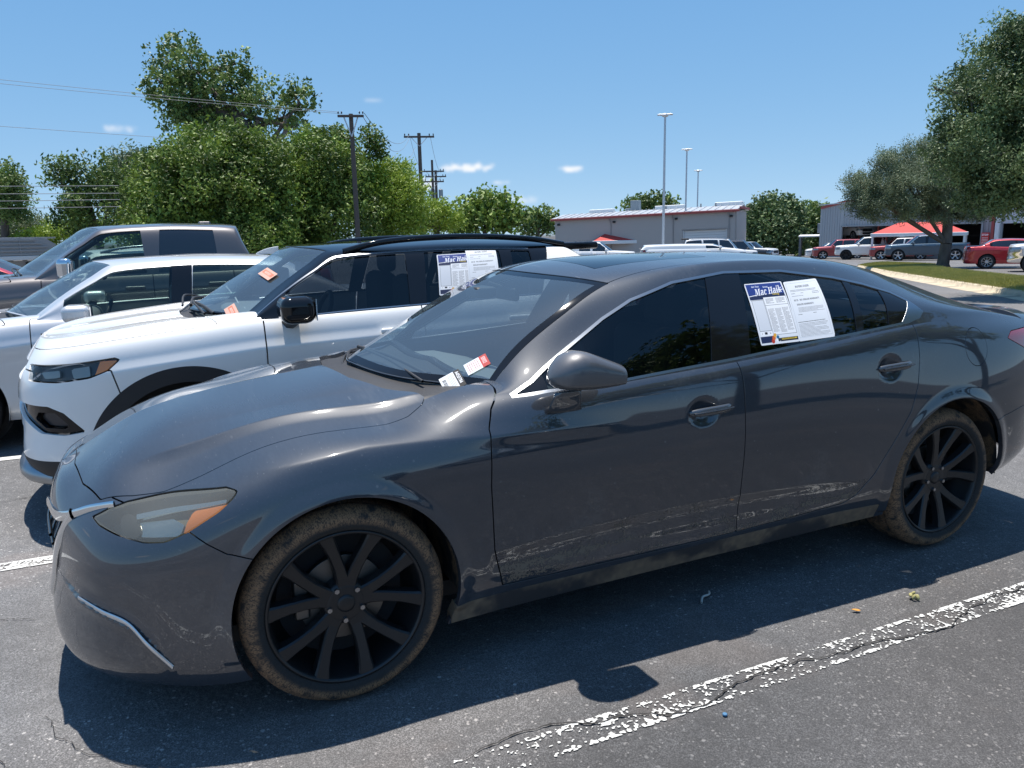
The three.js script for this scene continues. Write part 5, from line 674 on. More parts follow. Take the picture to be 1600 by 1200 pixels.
// ---------------------------------------------------------------- the other vehicles: one builder, nets from their main dimensions
const paintOf = (r, g, b, o = {}) => phys([r, g, b], o.roughness ?? .4, { metalness: o.metalness ?? .3, clearcoat: 1, clearcoatRoughness: .03, ...o });
const P = { white: paintOf(.83, .825, .80, { metalness: 0 }), silver: paintOf(.60, .61, .62, { metalness: .35 }), brown: paintOf(.10, .094, .096, { metalness: .55, roughness: .42 }), red: paintOf(.42, .012, .02, { metalness: .2 }), maroon: paintOf(.30, .035, .04, { metalness: .2 }), blue: paintOf(.045, .085, .125, { metalness: .4 }), dark: paintOf(.03, .032, .036, { metalness: .4 }), grey: paintOf(.22, .23, .24, { metalness: .4 }), pearl: paintOf(.70, .70, .69, { metalness: .05 }) };
function vehicle(p) {
  p = { nose: -.9, tail: 3.8, hw: .92, yb: .24, hoodF: .8, hoodR: 1.02, hoodSet: .07, cowl: .3, aBase: .6, beltF: 1.0, beltR: 1.08, wsTop: 1.2, roofR: 2.5, rearBase: 3.1, roofY: 1.48, roofHW: .62, wb: 2.8, R: .34, deck: 1.05, doors: [.55, 1.6, 2.55], glass: [[.7, 1.55], [1.62, 2.6]], q: [130, 56], gap: .004, body: P.white, lean: .12, corner: 1, ...p };
  const t = p.root ?? thing(p.name, p.label, p.category, [p.pos[0], gy(...p.pos) + (p.lift ?? 0), p.pos[1]], p.turn ?? 0, p.group), pickup = p.bed !== undefined, fr = [0, .1, .36, .66, .87, 1], zf = p.zf ?? [.93, .965, .985, 1, .985, .93], fine_ = p.q[0] > 200, depth = fine_ ? .02 : 0;
  const bY = (x) => (x < p.aBase ? lerp(p.hoodF, p.beltF, clamp((x - p.nose) / (p.aBase - p.nose)) ** .72) : x < p.rearBase - .3 ? lerp(p.beltF, p.beltR, (x - p.aBase) / (p.rearBase - .3 - p.aBase)) : lerp(p.beltR, p.deck, smooth(p.rearBase - .3, p.tail - .1, x)));
  const cY = (x) => (x < p.cowl ? lerp(p.hoodF + .03, p.hoodR, clamp((x - p.nose) / (p.cowl - p.nose)) ** .6) : Math.min(p.hoodR, bY(x) + .04));
  const rows = [], row = (x, f, dx) => { const y5 = bY(x + dx[5]); const r = fr.map((k, j) => [x + dx[j], lerp(p.yb + (x < -.35 ? p.chin ?? 0 : 0), y5, k), p.hw * zf[j] * f]); const c = cY(x + dx[7]); rows.push([...r, [x + dx[6], lerp(y5, c, .75), p.hw * zf[5] * f * .5], [x + dx[7], c, 0]]); };
  const none = [0, 0, 0, 0, 0, 0, 0, 0], nd = [.05, 0, 0, .005, p.hoodSet * .45, p.hoodSet, p.hoodSet + .04, p.hoodSet + .07], kr = p.corner;
  for (const [f, dx, w] of [[0, 0, 1], [.35, .012, 1], [.62, .045, 1], [.84, .13, .8], [.955, .28, .4]]) row(p.nose + dx * kr, f, nd.map((d) => d * w));
  const xs = [p.nose + .5, -.05, .3, p.aBase + .05]; for (let x = p.aBase + .6; x < p.wb - .25; x += .55) xs.push(x); xs.push(p.wb, p.tail - .5); for (const x of xs) row(x, x < -.2 ? .99 : 1, none);
  const td = [-.05, 0, .0, -.005, -.03, -.06, -.08, -.1]; for (const [f, dx, w] of [[.965, .26, .4], [.87, .12, .8], [.65, .045, 1], [.36, .012, 1], [0, 0, 1]]) row(p.tail - dx * kr, f, td.map((d) => d * w));
  const B = makeNet(rows, steady), cr = [], zt = p.roofHW + .04, top2 = p.roofY - .075;
  const crown = p.crown ?? .035, drop = (x) => crown * (clamp((x - (p.wsTop + p.roofR) / 2) / (p.roofR - p.wsTop) * 2, -1, 1)) ** 2;
  const crow = (x, tt, rear) => { // tt: 0 at the belt, 1 at the roof
    const e = tt * (1.1 - .1 * tt), yb = bY(x), dr = drop(x) * tt, y2 = lerp(yb + .02, top2 - dr, e), z2 = lerp(p.hw * .88, zt, e), z0 = p.hw * .93, k = [0, .4].map((s) => [x, lerp(yb, y2, s), lerp(z0, z2, s * .85)]);
    const gx = (s, a, b) => (rear ? lerp(rear[1], rear[0], tt === 1 && rear[0] === 0 ? 0 : tt) + (rear[2] ?? 0) * s * (1 - tt) + .06 * s * (rear[3] ?? 1) * tt : lerp(a, b, tt));
    const cowlY = Math.min(p.hoodR + .01, bY(p.aBase) + .05), yc = (h) => lerp(rear ? Math.max(p.deck, yb) + .015 : cowlY, p.roofY - h - dr, e);
    cr.push([...k, [x, y2, z2], [rear ? gx(.3) : x - .03 * (1 - tt * .5), lerp(yb + .02, p.roofY - .035 - dr, e), lerp(p.hw * .76, p.roofHW - .06, e)], [rear ? gx(.8) : lerp(lerp(p.aBase, p.cowl, .65), p.wsTop - .12, tt), yc(.008), lerp(p.hw * .43, p.roofHW * .5, e)], [rear ? gx(1) : lerp(p.cowl, p.wsTop - .18, tt), yc(0), 0]]);
  };
  for (const tt of [0, .35, .7, 1]) crow(lerp(p.aBase, p.wsTop, tt), tt);
  for (const q of [.25, .5, .75]) { crow(lerp(p.wsTop, p.roofR, q), 1.0, [0, lerp(p.wsTop, p.roofR, q), 0, 0]); } const iR = cr.length; const rl = [p.roofR, p.rearBase, p.rearBow ?? .0, p.roofBow ?? 1];
  for (const tt of [1, .6, .3, 0]) { crow(lerp(p.rearBase, p.roofR, tt), tt, rl); }
  const C = makeNet(cr, steady); let rest = sample(B, p.q[0], p.q[1], p.shape ?? ((q) => { if (q[2] < p.hw * .6) return 0; const yc = bY(q[0]) - .15, k = (q[1] - yc) / (q[1] > yc ? .05 : .12); return Math.abs(k) < 1 ? .011 * (1 - Math.abs(k)) ** 1.4 * smooth(p.nose + .25, p.nose + .6, q[0]) * smooth(p.tail - .2, p.tail - .5, q[0]) : 0; }), B.t[0] + .004, B.t.at(-1) - .002), cab = sample(C, p.q[0], Math.round(p.q[1] * .8));
  const v5 = B.v[5], archR = p.archR ?? p.R + .05; const fx = p.fx ?? 0; for (const x of [fx, p.wb]) rest = clip(rest, (q) => (q[2] < p.hw * .5 ? 1 : Math.hypot(q[0] - x, q[1] - (p.R + .01)) - archR));
  rest = clip(rest, (q) => (q[0] > p.aBase + .03 && (pickup || q[0] < p.rearBase - .02) ? v5 + .002 - q[7] : 1));
  const take = (f, gap = p.gap) => { const [a, b] = carve(rest, f, SIDE, gap); rest = b; return a; }, both = (n, m, mat, o = {}) => part(n, geo(m, { sides: 0, depth, ...o }), mat, t), pair = (n, m, mat, o = {}) => [1, -1].map((s) => part(n, geo(m, { sides: s, depth, ...o }), mat, t));
  const poly = (pts) => inside(pts, SIDE);
  // cladding, lamps, grille
  const lampF = p.lamp ? poly(p.lamp) : (q) => Math.min(q[1] - (p.lampY?.[0] ?? p.hoodF - .17), (p.lampY?.[1] ?? p.hoodF - .03) - q[1], p.nose + .5 - q[0], q[2] - p.hw * .55);
  const lamps = take((q) => Math.min(lampF(q), q[2] - .3));
  for (const s of [1, -1]) { const h = part('headlamp', geo(inset(lamps, fine_ ? .05 : .01), { sides: s }), fine_ ? M.lampDark : M.satinChrome, t); if (fine_) { part('lens', geo(lamps, { sides: s, depth: .05 }), M.clearLens, h); if (p.amber) part('amber_reflector', geo(inset(clip(lamps, poly(p.amber)), .012), { sides: s }), M.amber, h); for (const b of p.bulbs ?? []) part('reflector', geo(inset(clip(lamps, poly(b)), .03), { sides: s, depth: .01 }), M.lampBowl, h); } }
  both('grille', inset(take((q) => Math.min((p.grilleW ?? .5) * p.hw - q[2], q[1] - (p.grilleY?.[0] ?? p.hoodF - .26), (p.grilleY?.[1] ?? p.hoodF - .05) - q[1], p.nose + .25 - q[0])), .02), p.grilleMat ?? M.blackPlastic);
  both('bumper_intake', inset(take((q) => Math.min(.6 * p.hw - q[2], q[1] - p.yb - .1, p.yb + .28 - q[1], p.nose + .25 - q[0])), .015), M.blackPlastic);
  for (const [n, f, m, d] of p.extra ?? []) { const piece = take(f); (p.split?.includes(n) ? pair : both)(n, inset(piece, d ?? 0), m, d ? {} : {}); }
  const tl = take((q) => Math.min(q[1] - (p.tailY?.[0] ?? p.deck - .2), (p.tailY?.[1] ?? p.deck - .03) - q[1], q[0] - p.tail + .28, q[2] - p.hw * .6)); pair('tail_lamp', tl, M.redLens);
  if (p.clad) { const f = (q) => Math.max(p.clad - q[1], ...[fx, p.wb].map((x) => (q[2] > p.hw * .6 ? archR + (p.flare ?? .06) - Math.hypot(q[0] - x, q[1] - p.R - .01) : -1))); both('cladding', take(f, .001), M.trimPlastic); }
  both('hood', take((q) => Math.min(q[7] - v5 - .012, lerp(p.cowl, p.aBase - .12, (q[2] / p.hw) ** 2) - .05 - q[0])), p.body);
  both('cowl', inset(take((q) => Math.min(q[7] - v5 - .05, p.aBase + .02 - q[0], p.hw * .74 - q[2], q[0] - p.cowl + .2), 0), .012), M.blackPlastic);
  const bot = p.clad ? p.clad + .01 : p.yb + .09, zone = (q) => Math.min(v5 + .05 - q[7], q[2] - p.hw * .5);
  const dnames = ['front_door', 'rear_door'], doorParts = []; for (let k = 0; k + 1 < p.doors.length; k++) doorParts.push(pair(dnames[k] ?? 'rear_door', take((q) => Math.min(q[0] - p.doors[k] - (p.doorLean ?? 0) * (q[1] - .6), p.doors[k + 1] + (k ? 0 : 0) - q[0], q[1] - bot, zone(q), Math.hypot(q[0] - p.wb, q[1] - p.R) - archR - .07)), p.body));
  if (!pickup) both('tailgate', take((q) => Math.min(q[0] - p.tail + .11, q[1] - p.yb - .32)), p.body); else both('tailgate', take((q) => Math.min(q[0] - p.tail + .06, q[1] - p.yb - .25)), p.body);
  both('front_bumper', take((q) => Math.min(lerp(-.30, -.42, (q[1] - .3) / .5) - q[0], p.hoodF - .06 - q[1])), p.bumperMat ?? p.body);
  both('body', rest, p.body);
  if (pickup) part('bed_floor', box(p.tail - p.roofR - .1, .04, p.hw * 1.75, (p.tail + p.roofR) / 2, p.beltR - .35, 0), M.blackPlastic, t);
  // cabin
  const cv = C.v, ct = C.t, sideOnly = (q) => (q[7] < cv[2] + .04 ? 1 : -1), panes = [];
  for (const [a, b, n] of p.glass) { const f = (q) => (sideOnly(q) < 0 ? -.05 : Math.min(q[7] - cv[1] * (p.sill ?? .1), cv[2] - .012 - q[7], q[0] - a - p.lean * (q[1] - p.beltF), b + p.lean * (p.leanR ?? 1) * (q[1] - p.beltF) - q[0])); const piece = clip(cab, f); if (fine_) { cab = clip(cab, (q) => -f(q)); panes.push(piece); pair(n ?? 'side_window', inset(piece, .008), n === 'rear_window' && p.rearGlass || (p.sideGlass ?? M.tintGlass), { depth: 0 }); } else { cab = clip(cab, (q) => -f(q)); pair(n ?? 'side_window', inset(piece, .008), M.darkGlass, { depth: 0 }); } }
  const ws = (q) => Math.min(q[7] - cv[3] - .02, ct[3] - .02 - q[6], q[6] - ct[0] - .01), rw = (q) => Math.min(q[7] - cv[3] - .05, q[6] - ct[iR] - .04, ct.at(-1) - .03 - q[6]);
  const screen = clip(cab, ws); both('windscreen', inset(screen, .004), fine_ ? M.clearGlass : M.darkGlass, { depth: 0 }); cab = clip(cab, (q) => -ws(q));
  both('rear_screen', inset(clip(cab, rw), .004), M.darkGlass, { depth: 0 }); cab = clip(cab, (q) => -rw(q));
  if (p.trim) { const f = (q) => { if (sideOnly(q) < 0) return -.05; const d = Math.min(q[7] - .004, cv[2] + .016 - q[7], p.trim - q[0]); return d; }; const ring = clip(cab, f); cab = clip(cab, (q) => -f(q)); const edge = (q) => Math.max(.014 - (cv[2] + .016 - q[7]), q[7] < .014 ? .014 - q[7] : -1); pair('window_trim', clip(ring, edge), M.satinChrome, { depth: .008 }); pair('window_pillar', inset(clip(ring, (q) => -edge(q)), .002), p.pillarMat ?? M.blackGloss, { depth: 0 }); }
  if (p.dPanel) { const f = (q) => (sideOnly(q) < 0 ? -.05 : q[0] - p.dPanel - .5 * (q[1] - p.beltR)); const [a, b] = carve(cab, f, SIDE, .003); pair('rear_pillar', a, p.body); cab = b; }
  if (p.pillar && !p.trim) { const f = (q) => (sideOnly(q) < 0 ? -.05 : Math.min(q[7] - .01, cv[2] - .012 - q[7], q[0] - p.pillar[0] - .1 * (q[1] - p.beltF), p.pillar[1] + .1 * (q[1] - p.beltF) - q[0])); const [a, b] = carve(cab, f, SIDE, .002); pair('window_pillar', inset(a, .003), M.blackGloss); cab = b; }
  both('roof', cab, p.roofMat ?? p.body);
  if (p.rails) for (const s of [1, -1]) part('roof_rail', tube([[p.wsTop + .05, p.roofY - .07, s * (p.roofHW - .01)], [p.wsTop + .28, p.roofY - .02, s * (p.roofHW + .01)], [(p.wsTop + p.roofR) / 2, p.roofY + .005, s * (p.roofHW + .01)], [p.roofR - .25, p.roofY - .02, s * (p.roofHW + .0)], [p.roofR + .02, p.roofY - .06, s * (p.roofHW - .03)]], .019, 40, 8), p.rails, t);
  if (p.spoiler) part('spoiler', box(.34, .05, p.roofHW * 1.9, p.roofR + .14, p.roofY - .075, 0, .02).rotateZ(0), p.roofMat ?? p.body, t);
  if (p.fin) { const s = new THREE.Shape(); s.moveTo(0, 0); s.lineTo(.2, 0); s.lineTo(.2, .06); s.quadraticCurveTo(.08, .05, 0, 0); part('antenna_fin', new THREE.ExtrudeGeometry(s, { depth: .03, bevelSize: .006, bevelThickness: .006, bevelSegments: 2 }).translate(p.roofR - .1, p.roofY - .02, -.015), p.body, t); }
  // mirrors, handles, wheels, inside
  const my = p.mirrorY ?? p.beltF + .07, mx = p.mirrorX ?? p.aBase + .22, ms = p.mirrorSize ?? [.17, .15, .22]; for (const s of [1, -1]) { const m = part('mirror', box(ms[0], ms[1], ms[2], mx, my, s * (p.hw + .10), Math.min(...ms) * .38), p.mirrorMat ?? p.body, t); part('mirror_arm', bar([mx, my - ms[1] * .35, s * (p.hw + .06)], [mx - .02, my - ms[1] * .55, s * (p.hw * .93 - .01)], .035, .05), M.blackPlastic, m); part('mirror_glass', box(.006, ms[1] * .78, ms[2] * .82, mx + ms[0] / 2 - .001, my, s * (p.hw + .10)), M.chrome, m); }
  for (let k = 0; k + 1 < p.doors.length; k++) for (const s of [1, -1]) { const y = bY(p.doors[k + 1]) - .13, hx = p.doors[k + 1] - .18; part('handle', box(.2, .035, .03, hx, y, s * (p.hw * .995 + .025), .014), p.handleMat ?? p.body, t); }
  const w = p.wheel ?? fiveSpoke(M.rimSilver, p.R, 5, .05); for (const x of [fx, p.wb]) for (const s of [1, -1]) { addWheel(t, w, x, p.R, s * (p.hw - .015), s, false); const g = new THREE.CylinderGeometry(archR + .01, archR + .01, .3, 28, 1, true, Math.PI * .5 - .4, Math.PI + .8).rotateX(Math.PI / 2); part('wheel_arch_liner', merge([g, new THREE.CircleGeometry(archR + .01, 24).translate(0, 0, -.15 * s)]).translate(x, p.R + .01, s * (p.hw - .17)), M.blackPlastic, t); }
  part('underbody', merge([box(p.tail - p.nose - .4, .05, p.hw * 1.5, (p.tail + p.nose) / 2, p.yb + .06, 0)]), M.blackPlastic, t);
  const seatM = p.seatMat ?? M.seat, sy = p.beltF - .05;
  if (fine_) { part('dashboard', box(.5, .22, p.hw * 1.7, p.aBase + .12, p.beltF - .1, 0, .08), M.dash, t); part('cabin_floor', box((pickup ? p.roofR : p.rearBase) - p.aBase, .05, p.hw * 1.75, (p.aBase + (pickup ? p.roofR : p.rearBase)) / 2, p.yb + .2, 0), M.cabinDark, t); part('headliner', box(p.roofR - p.wsTop - .1, .02, p.roofHW * 1.7, (p.wsTop + p.roofR) / 2, p.roofY - .07, 0), p.linerMat ?? M.paleCabin, t);
    for (const [x, z] of [[1.05, .38], [1.05, -.38]]) part('front_seat', merge([box(.5, .2, .5, p.aBase + x - .35, sy - .45, z, .07), box(.15, .66, .48, p.aBase + x, sy - .08, z, .07), box(.1, .2, .27, p.aBase + x + .05, sy + .34, z, .05)]), seatM, t); part('rear_seat', merge([box(.5, .2, p.hw * 1.4, p.doors.at(-1) - .45, sy - .45, 0, .07), box(.16, .62, p.hw * 1.4, p.doors.at(-1) - .12, sy - .1, 0, .07), ...[-.42, .42].map((z) => box(.1, .18, .25, p.doors.at(-1) - .1, sy + .3, z, .05))]), seatM, t);
    part('steering_wheel', new THREE.TorusGeometry(.18, .015, 10, 36).rotateY(Math.PI / 2).rotateZ(-.35).translate(p.aBase + .45, p.beltF - .06, .38), M.blackPlastic, t); part('inside_mirror', box(.03, .07, .24, p.wsTop - .12, p.roofY - .17, 0, .012), M.blackPlastic, t); }
  if (p.wipers) for (const [a, b, c] of p.wipers) part('wiper', merge([tube([a, b, c], .009, 16, 6), tube([[a[0] - .05, a[1], a[2]], [b[0] - .05, b[1] + .02, b[2] - .03], c], .007, 14, 6)]), M.blackPlastic, t);
  return { t, panes, screen, p, bY };
}
// ---------------------------------------------------------------- neighbours in the row
const sheetOn = (mesh, o, ex, ey, w, h, d, [ox, oy, oz], sd = 1) => { // a paper lying on the glass of a vehicle standing square to the lot
  const f = inside([[o[0], o[1]], [o[0] + ex[0] * w, o[1] + ex[1] * w], [o[0] + ex[0] * w + ey[0] * h, o[1] + ex[1] * w + ey[1] * h], [o[0] + ey[0] * h, o[1] + ey[1] * h]], SIDE), det = ex[0] * ey[1] - ex[1] * ey[0];
  return geo(inset(clip(mesh, f), d), { uv: (p) => { const x = p[0] - o[0], y = p[1] - o[1]; return [(x * ey[1] - y * ey[0]) / det / w, (ex[0] * y - ex[1] * x) / det / h]; } }).translate(ox, oy, oz);
};
const onScreen = (mesh, [x, z], w, h, turn, d, [ox, oy, oz]) => { let b = null, bd = 1e9; for (const p of mesh.V) { const q = Math.hypot(p[0] - x, p[2] - z); if (q < bd) { bd = q; b = p; } } const n = new THREE.Vector3(b[3], b[4], b[5]), up = new THREE.Vector3(1, 0, 0).addScaledVector(n, -n.x).normalize(), rt = new THREE.Vector3().crossVectors(up, n), c = Math.cos(turn), s = Math.sin(turn), g = new THREE.PlaneGeometry(w, h); g.applyMatrix4(new THREE.Matrix4().makeBasis(rt.clone().multiplyScalar(c).addScaledVector(up, s), up.clone().multiplyScalar(c).addScaledVector(rt, -s), n)); return g.translate(b[0] + n.x * d + ox, b[1] + n.y * d + oy, b[2] + n.z * d + oz); };
const place = (name, g, m, label, cat) => tag(part(numbered(name), g, m, scene), label, cat);
{
  const pos = [-.29, -2.11], o = [pos[0], gy(...pos), pos[1]];
  const s = vehicle({ name: 'suv', category: 'SUV', label: 'white SUV with glossy black roof parked behind the dark grey sedan', pos, q: [360, 150], nose: -.97, tail: 3.1, hw: .91, yb: .30, chin: .0, hoodF: .955, hoodR: 1.115, hoodSet: .10, cowl: -.02, aBase: .30, beltF: 1.10, beltR: 1.17, wsTop: .82, roofR: 2.38, rearBase: 2.78, roofY: 1.535, roofHW: .60, wb: 2.64, R: .36, deck: 1.17, doors: [.34, 1.27, 2.1], glass: [[.46, 1.20, 'front_window'], [1.30, 1.84, 'rear_window'], [1.90, 2.06, 'quarter_window']], clad: .42, flare: .085, roofMat: M.blackGloss, pillarMat: M.blackGloss, trim: 2.10, dPanel: 2.10, rails: M.blackGloss, spoiler: true, corner: 1.15, mirrorMat: M.blackGloss, mirrorY: 1.165, mirrorX: .50, mirrorSize: [.19, .15, .24], handleMat: P.white, lean: .18, leanR: .6, wheel: fiveSpoke(M.wheelBlack, .35, 5, .05), crown: .03, fx: -.09, archR: .43,
    lamp: [[-.83, .925], [-.62, .935], [-.42, .955], [-.40, .945], [-.46, .895], [-.55, .862], [-.70, .845], [-.84, .85]], amber: [[-.53, .86], [-.43, .9], [-.41, .945], [-.49, .945]], bulbs: [[[-.80, .90], [-.70, .91], [-.70, .87], [-.78, .865]], [[-.64, .915], [-.55, .925], [-.55, .87], [-.63, .86]]],
    extra: [['fog_lamp', inside([[-.83, .675], [-.745, .675], [-.685, .61], [-.70, .595], [-.80, .60], [-.85, .64]], SIDE), M.lampDark, .05], ['fog_intake', inside([[-1.06, .735], [-.88, .72], [-.76, .715], [-.69, .68], [-.60, .578], [-.70, .565], [-.81, .575], [-.90, .635], [-.97, .70]], SIDE), M.blackGloss, .022], ['side_grille', (q) => Math.min(q[1] - .86, .93 - q[1], .5 - q[2], -.75 - q[0]), M.chrome, .01]], split: ['fog_intake', 'fog_lamp'], grilleY: [.84, .93], grilleW: .62,
    wipers: [[[.10, 1.13, .55], [.06, 1.155, .25], [.02, 1.16, -.1]], [[.0, 1.14, -.05], [.03, 1.17, -.3], [.12, 1.15, -.6]]] });
  part('chin_guard', tube([[-.76, .30, .70], [-.91, .30, .5], [-.97, .30, .2], [-.97, .30, -.2], [-.91, .30, -.5], [-.76, .30, -.70]], .045, 30, 10), M.satinChrome, s.t);
  const ey = [.17, .985], ex = [.995, .03], at = (x, y) => [x, y];
  place('window_sticker', sheetOn(s.panes[1], at(1.40, 1.185), ex, ey, .235, .25, .004, o), M.paperBlue, 'blue headed price sheet on the rear side window of the white SUV', 'sticker');
  place('buyers_guide', sheetOn(s.panes[1], at(1.60, 1.20), ex, ey, .215, .27, .001, o), M.paperGuide, 'white form with fine print on the rear side window of the white SUV', 'paper');
  place('notice_slip', onScreen(s.screen, [.44, .40], .17, .07, .25, .006, o), M.paperOrange, 'higher of two orange slips on the windscreen of the white SUV', 'paper'); place('notice_slip', onScreen(s.screen, [.20, .54], .14, .07, .1, .006, o), M.paperOrange, 'lower of two orange slips on the windscreen of the white SUV near the wipers', 'paper');
}
vehicle({ name: 'silver_sedan', category: 'car', label: 'silver sedan with clear windows between the white SUV and the brown pickup', pos: [-2.0, -4.5], q: [300, 120], hw: .90, hoodF: .80, hoodR: 1.02, aBase: .64, cowl: .32, beltF: .985, beltR: 1.05, wsTop: 1.22, roofR: 2.5, rearBase: 3.2, roofY: 1.465, roofHW: .60, tail: 3.95, wb: 2.78, body: P.silver, sideGlass: M.paleGlass, doors: [.60, 1.70, 2.6], glass: [[.82, 1.60, 'front_window'], [1.76, 2.55, 'rear_window']], pillar: [1.6, 1.76], fin: true, seatMat: M.dash, lean: .12, mirrorY: 1.05, mirrorX: .94, mirrorSize: [.2, .13, .24], wipers: [[[.52, 1.02, .4], [.44, 1.05, .1], [.38, 1.05, -.2]]] });
{ const v = vehicle({ name: 'pickup_truck', category: 'pickup', label: 'brownish grey crew cab pickup with chrome mirror behind the silver sedan', pos: [-2.35, -6.95], q: [300, 120], nose: -1.0, tail: 3.9, bed: true, hw: 1.0, yb: .45, hoodF: 1.12, hoodR: 1.28, cowl: .38, aBase: .72, beltF: 1.25, beltR: 1.285, wsTop: 1.38, roofR: 2.72, rearBase: 2.92, roofY: 1.835, roofHW: .70, wb: 3.57, R: .40, archR: .46, deck: 1.30, body: P.brown, sideGlass: M.paleGlass, doors: [.78, 1.83, 2.66], rearGlass: M.darkGlass, glass: [[.98, 1.78, 'front_window'], [1.89, 2.52, 'rear_window']], leanR: -.6, lean: .10, mirrorMat: M.chrome, mirrorY: 1.36, mirrorX: 1.03, mirrorSize: [.15, .23, .26], wipers: [[[.55, 1.30, .5], [.48, 1.34, .2], [.44, 1.34, -.2]]] });
  part('roof_antenna', box(.14, .05, .06, 2.45, 1.825, 0, .02), P.brown, v.t); }
{ const pos = [-2.35, -9.25], o = [pos[0], gy(...pos), pos[1]]; const v = vehicle({ name: 'suv', category: 'SUV', label: 'white SUV seen through the side window of the brownish grey pickup', pos, q: [210, 90], nose: -.9, tail: 2.75, hw: .93, yb: .3, hoodF: .88, hoodR: 1.02, cowl: .3, aBase: .62, beltF: 1.06, beltR: 1.12, wsTop: 1.15, roofR: 2.35, rearBase: 2.68, roofY: 1.60, roofHW: .63, wb: 2.2, R: .36, deck: 1.14, doors: [.55, 1.6], glass: [[.75, 1.55], [1.65, 2.2]], sideGlass: M.darkGlass, rails: M.satinChrome, pillar: [.7, 2.3] });
  place('buyers_guide', new THREE.PlaneGeometry(.26, .3).rotateX(-.2).translate(o[0] + 1.22, o[1] + 1.29, o[2] + .845), M.paperGuide, 'white form on the window of the white SUV behind the pickup', 'paper'); }
vehicle({ name: 'red_coupe', category: 'car', label: 'red car cut by the left edge of the photo in front of the ribbed shelter', pos: [-1.95, -12.9], turn: Math.PI, q: [210, 90], body: P.red, roofY: 1.55, beltF: 1.1, beltR: 1.14, hoodR: 1.1, aBase: .55, wsTop: 1.25, mirrorMat: M.chrome, sideGlass: M.darkGlass, doors: [.5, 1.7, 2.6] });
// ---------------------------------------------------------------- vehicles across the lot
const TRUCK = { nose: -1.0, tail: 4.7, bed: true, hw: 1.0, yb: .42, hoodF: 1.12, hoodR: 1.26, cowl: .4, aBase: .75, beltF: 1.24, beltR: 1.28, wsTop: 1.35, roofR: 2.75, rearBase: 2.95, roofY: 1.92, roofHW: .70, wb: 3.75, R: .41, archR: .47, deck: 1.30, doors: [.75, 1.85, 2.75], glass: [[.95, 1.78], [1.9, 2.6]], category: 'pickup', name: 'pickup_truck', mirrorSize: [.15, .22, .24], leanR: -.5, lampY: [.88, 1.08], grilleY: [.78, 1.08], grilleW: .62, tailY: [.85, 1.22] };
const SUV = { nose: -.92, tail: 3.85, hw: .97, yb: .3, hoodF: 1.0, hoodR: 1.14, cowl: .3, aBase: .62, beltF: 1.12, beltR: 1.16, wsTop: 1.15, roofR: 3.35, rearBase: 3.78, roofY: 1.78, roofHW: .66, wb: 2.85, R: .38, archR: .43, deck: 1.16, doors: [.55, 1.6, 2.6], glass: [[.78, 1.55], [1.65, 2.55], [2.65, 3.45]], category: 'SUV', name: 'suv', tailY: [.85, 1.15] };
const CAR = { category: 'car', name: 'parked_car' };
vehicle({ ...TRUCK, label: 'dark blue pickup side on behind the oak trunk', pos: [51.0, -38.6], turn: -.92, body: P.blue, pillar: [.8, 2.62] });
vehicle({ ...CAR, label: 'bright red sports sedan with silver spoked wheels tail toward the oak', pos: [39.3, -20.4], turn: 2.25, body: P.red, roofY: 1.46, wheel: fiveSpoke(M.rimSilver, .34, 9, .018), pillar: [.7, 2.7] });
vehicle({ ...TRUCK, label: 'silver pickup with big chrome grille cut by the right edge of the photo', pos: [34.75, -18.5], turn: -1.0, body: P.silver, bumperMat: M.chrome, grilleMat: M.steel });
vehicle({ ...TRUCK, tail: 4.4, wb: 3.5, label: 'white pickup with black wheels in front of the open bay', pos: [53.6, -45.8], turn: -.95, body: P.white, pillar: [.8, 2.62], wheel: fiveSpoke(M.wheelBlack, .41, 6, .04) });
vehicle({ ...SUV, label: 'dark red SUV left of the white pickup at the service building', pos: [55.3, -50.2], turn: -.75, body: P.maroon });
vehicle({ ...SUV, label: 'red SUV with pale roof between the white pickup and the blue pickup', pos: [53.4, -42.2], turn: -.9, body: P.maroon, roofMat: P.pearl });
vehicle({ ...CAR, label: 'white car nose peeping out left of the dark red SUV', pos: [57.0, -52.8], turn: -.7, body: P.white });
vehicle({ ...TRUCK, label: 'white pickup raised on a lift inside the open bay', pos: [65.5, -55.0], turn: 1.4, body: P.white, lift: 1.75, tail: 4.2, wb: 3.3 });
{ const t = thing('vehicle_lift', 'two post vehicle lift under the raised white pickup', 'lift', [65.0, gy(65, -56.6), -56.6], .1); for (const z of [-1.5, 1.5]) { part('lift_post', box(.28, 3.3, .3, 0, 1.65, z, .02), redTrim, t); part('lift_arm', box(1.6, .12, .16, .2, 1.95, z * .62), dark, t); } }
vehicle({ ...SUV, label: 'grey SUV inside the right hand bay', pos: [69.5, -37.4], turn: .3, body: P.grey });
vehicle({ ...SUV, hw: 1.02, tail: 4.3, roofR: 3.8, rearBase: 4.2, wb: 3.1, roofY: 1.9, label: 'silver large SUV below the middle light pole', pos: [35.5, -38.1], turn: 2.62, body: P.pearl, rails: M.satinChrome, glass: [[.78, 1.65], [1.75, 2.7], [2.8, 3.85]] });
vehicle({ ...SUV, label: 'dark SUV just behind the silver large SUV', pos: [38.5, -40.0], turn: 2.55, body: P.dark, roofY: 1.8 });
vehicle({ ...SUV, label: 'white SUV beyond the dark SUV near the metal building corner', pos: [46.0, -47.4], turn: 2.0, body: P.white, roofY: 1.7 });
vehicle({ ...TRUCK, label: 'white pickup showing its windscreen right of the black roof spoiler', pos: [25.8, -38.2], turn: 2.7, body: P.white, roofY: 1.86 });
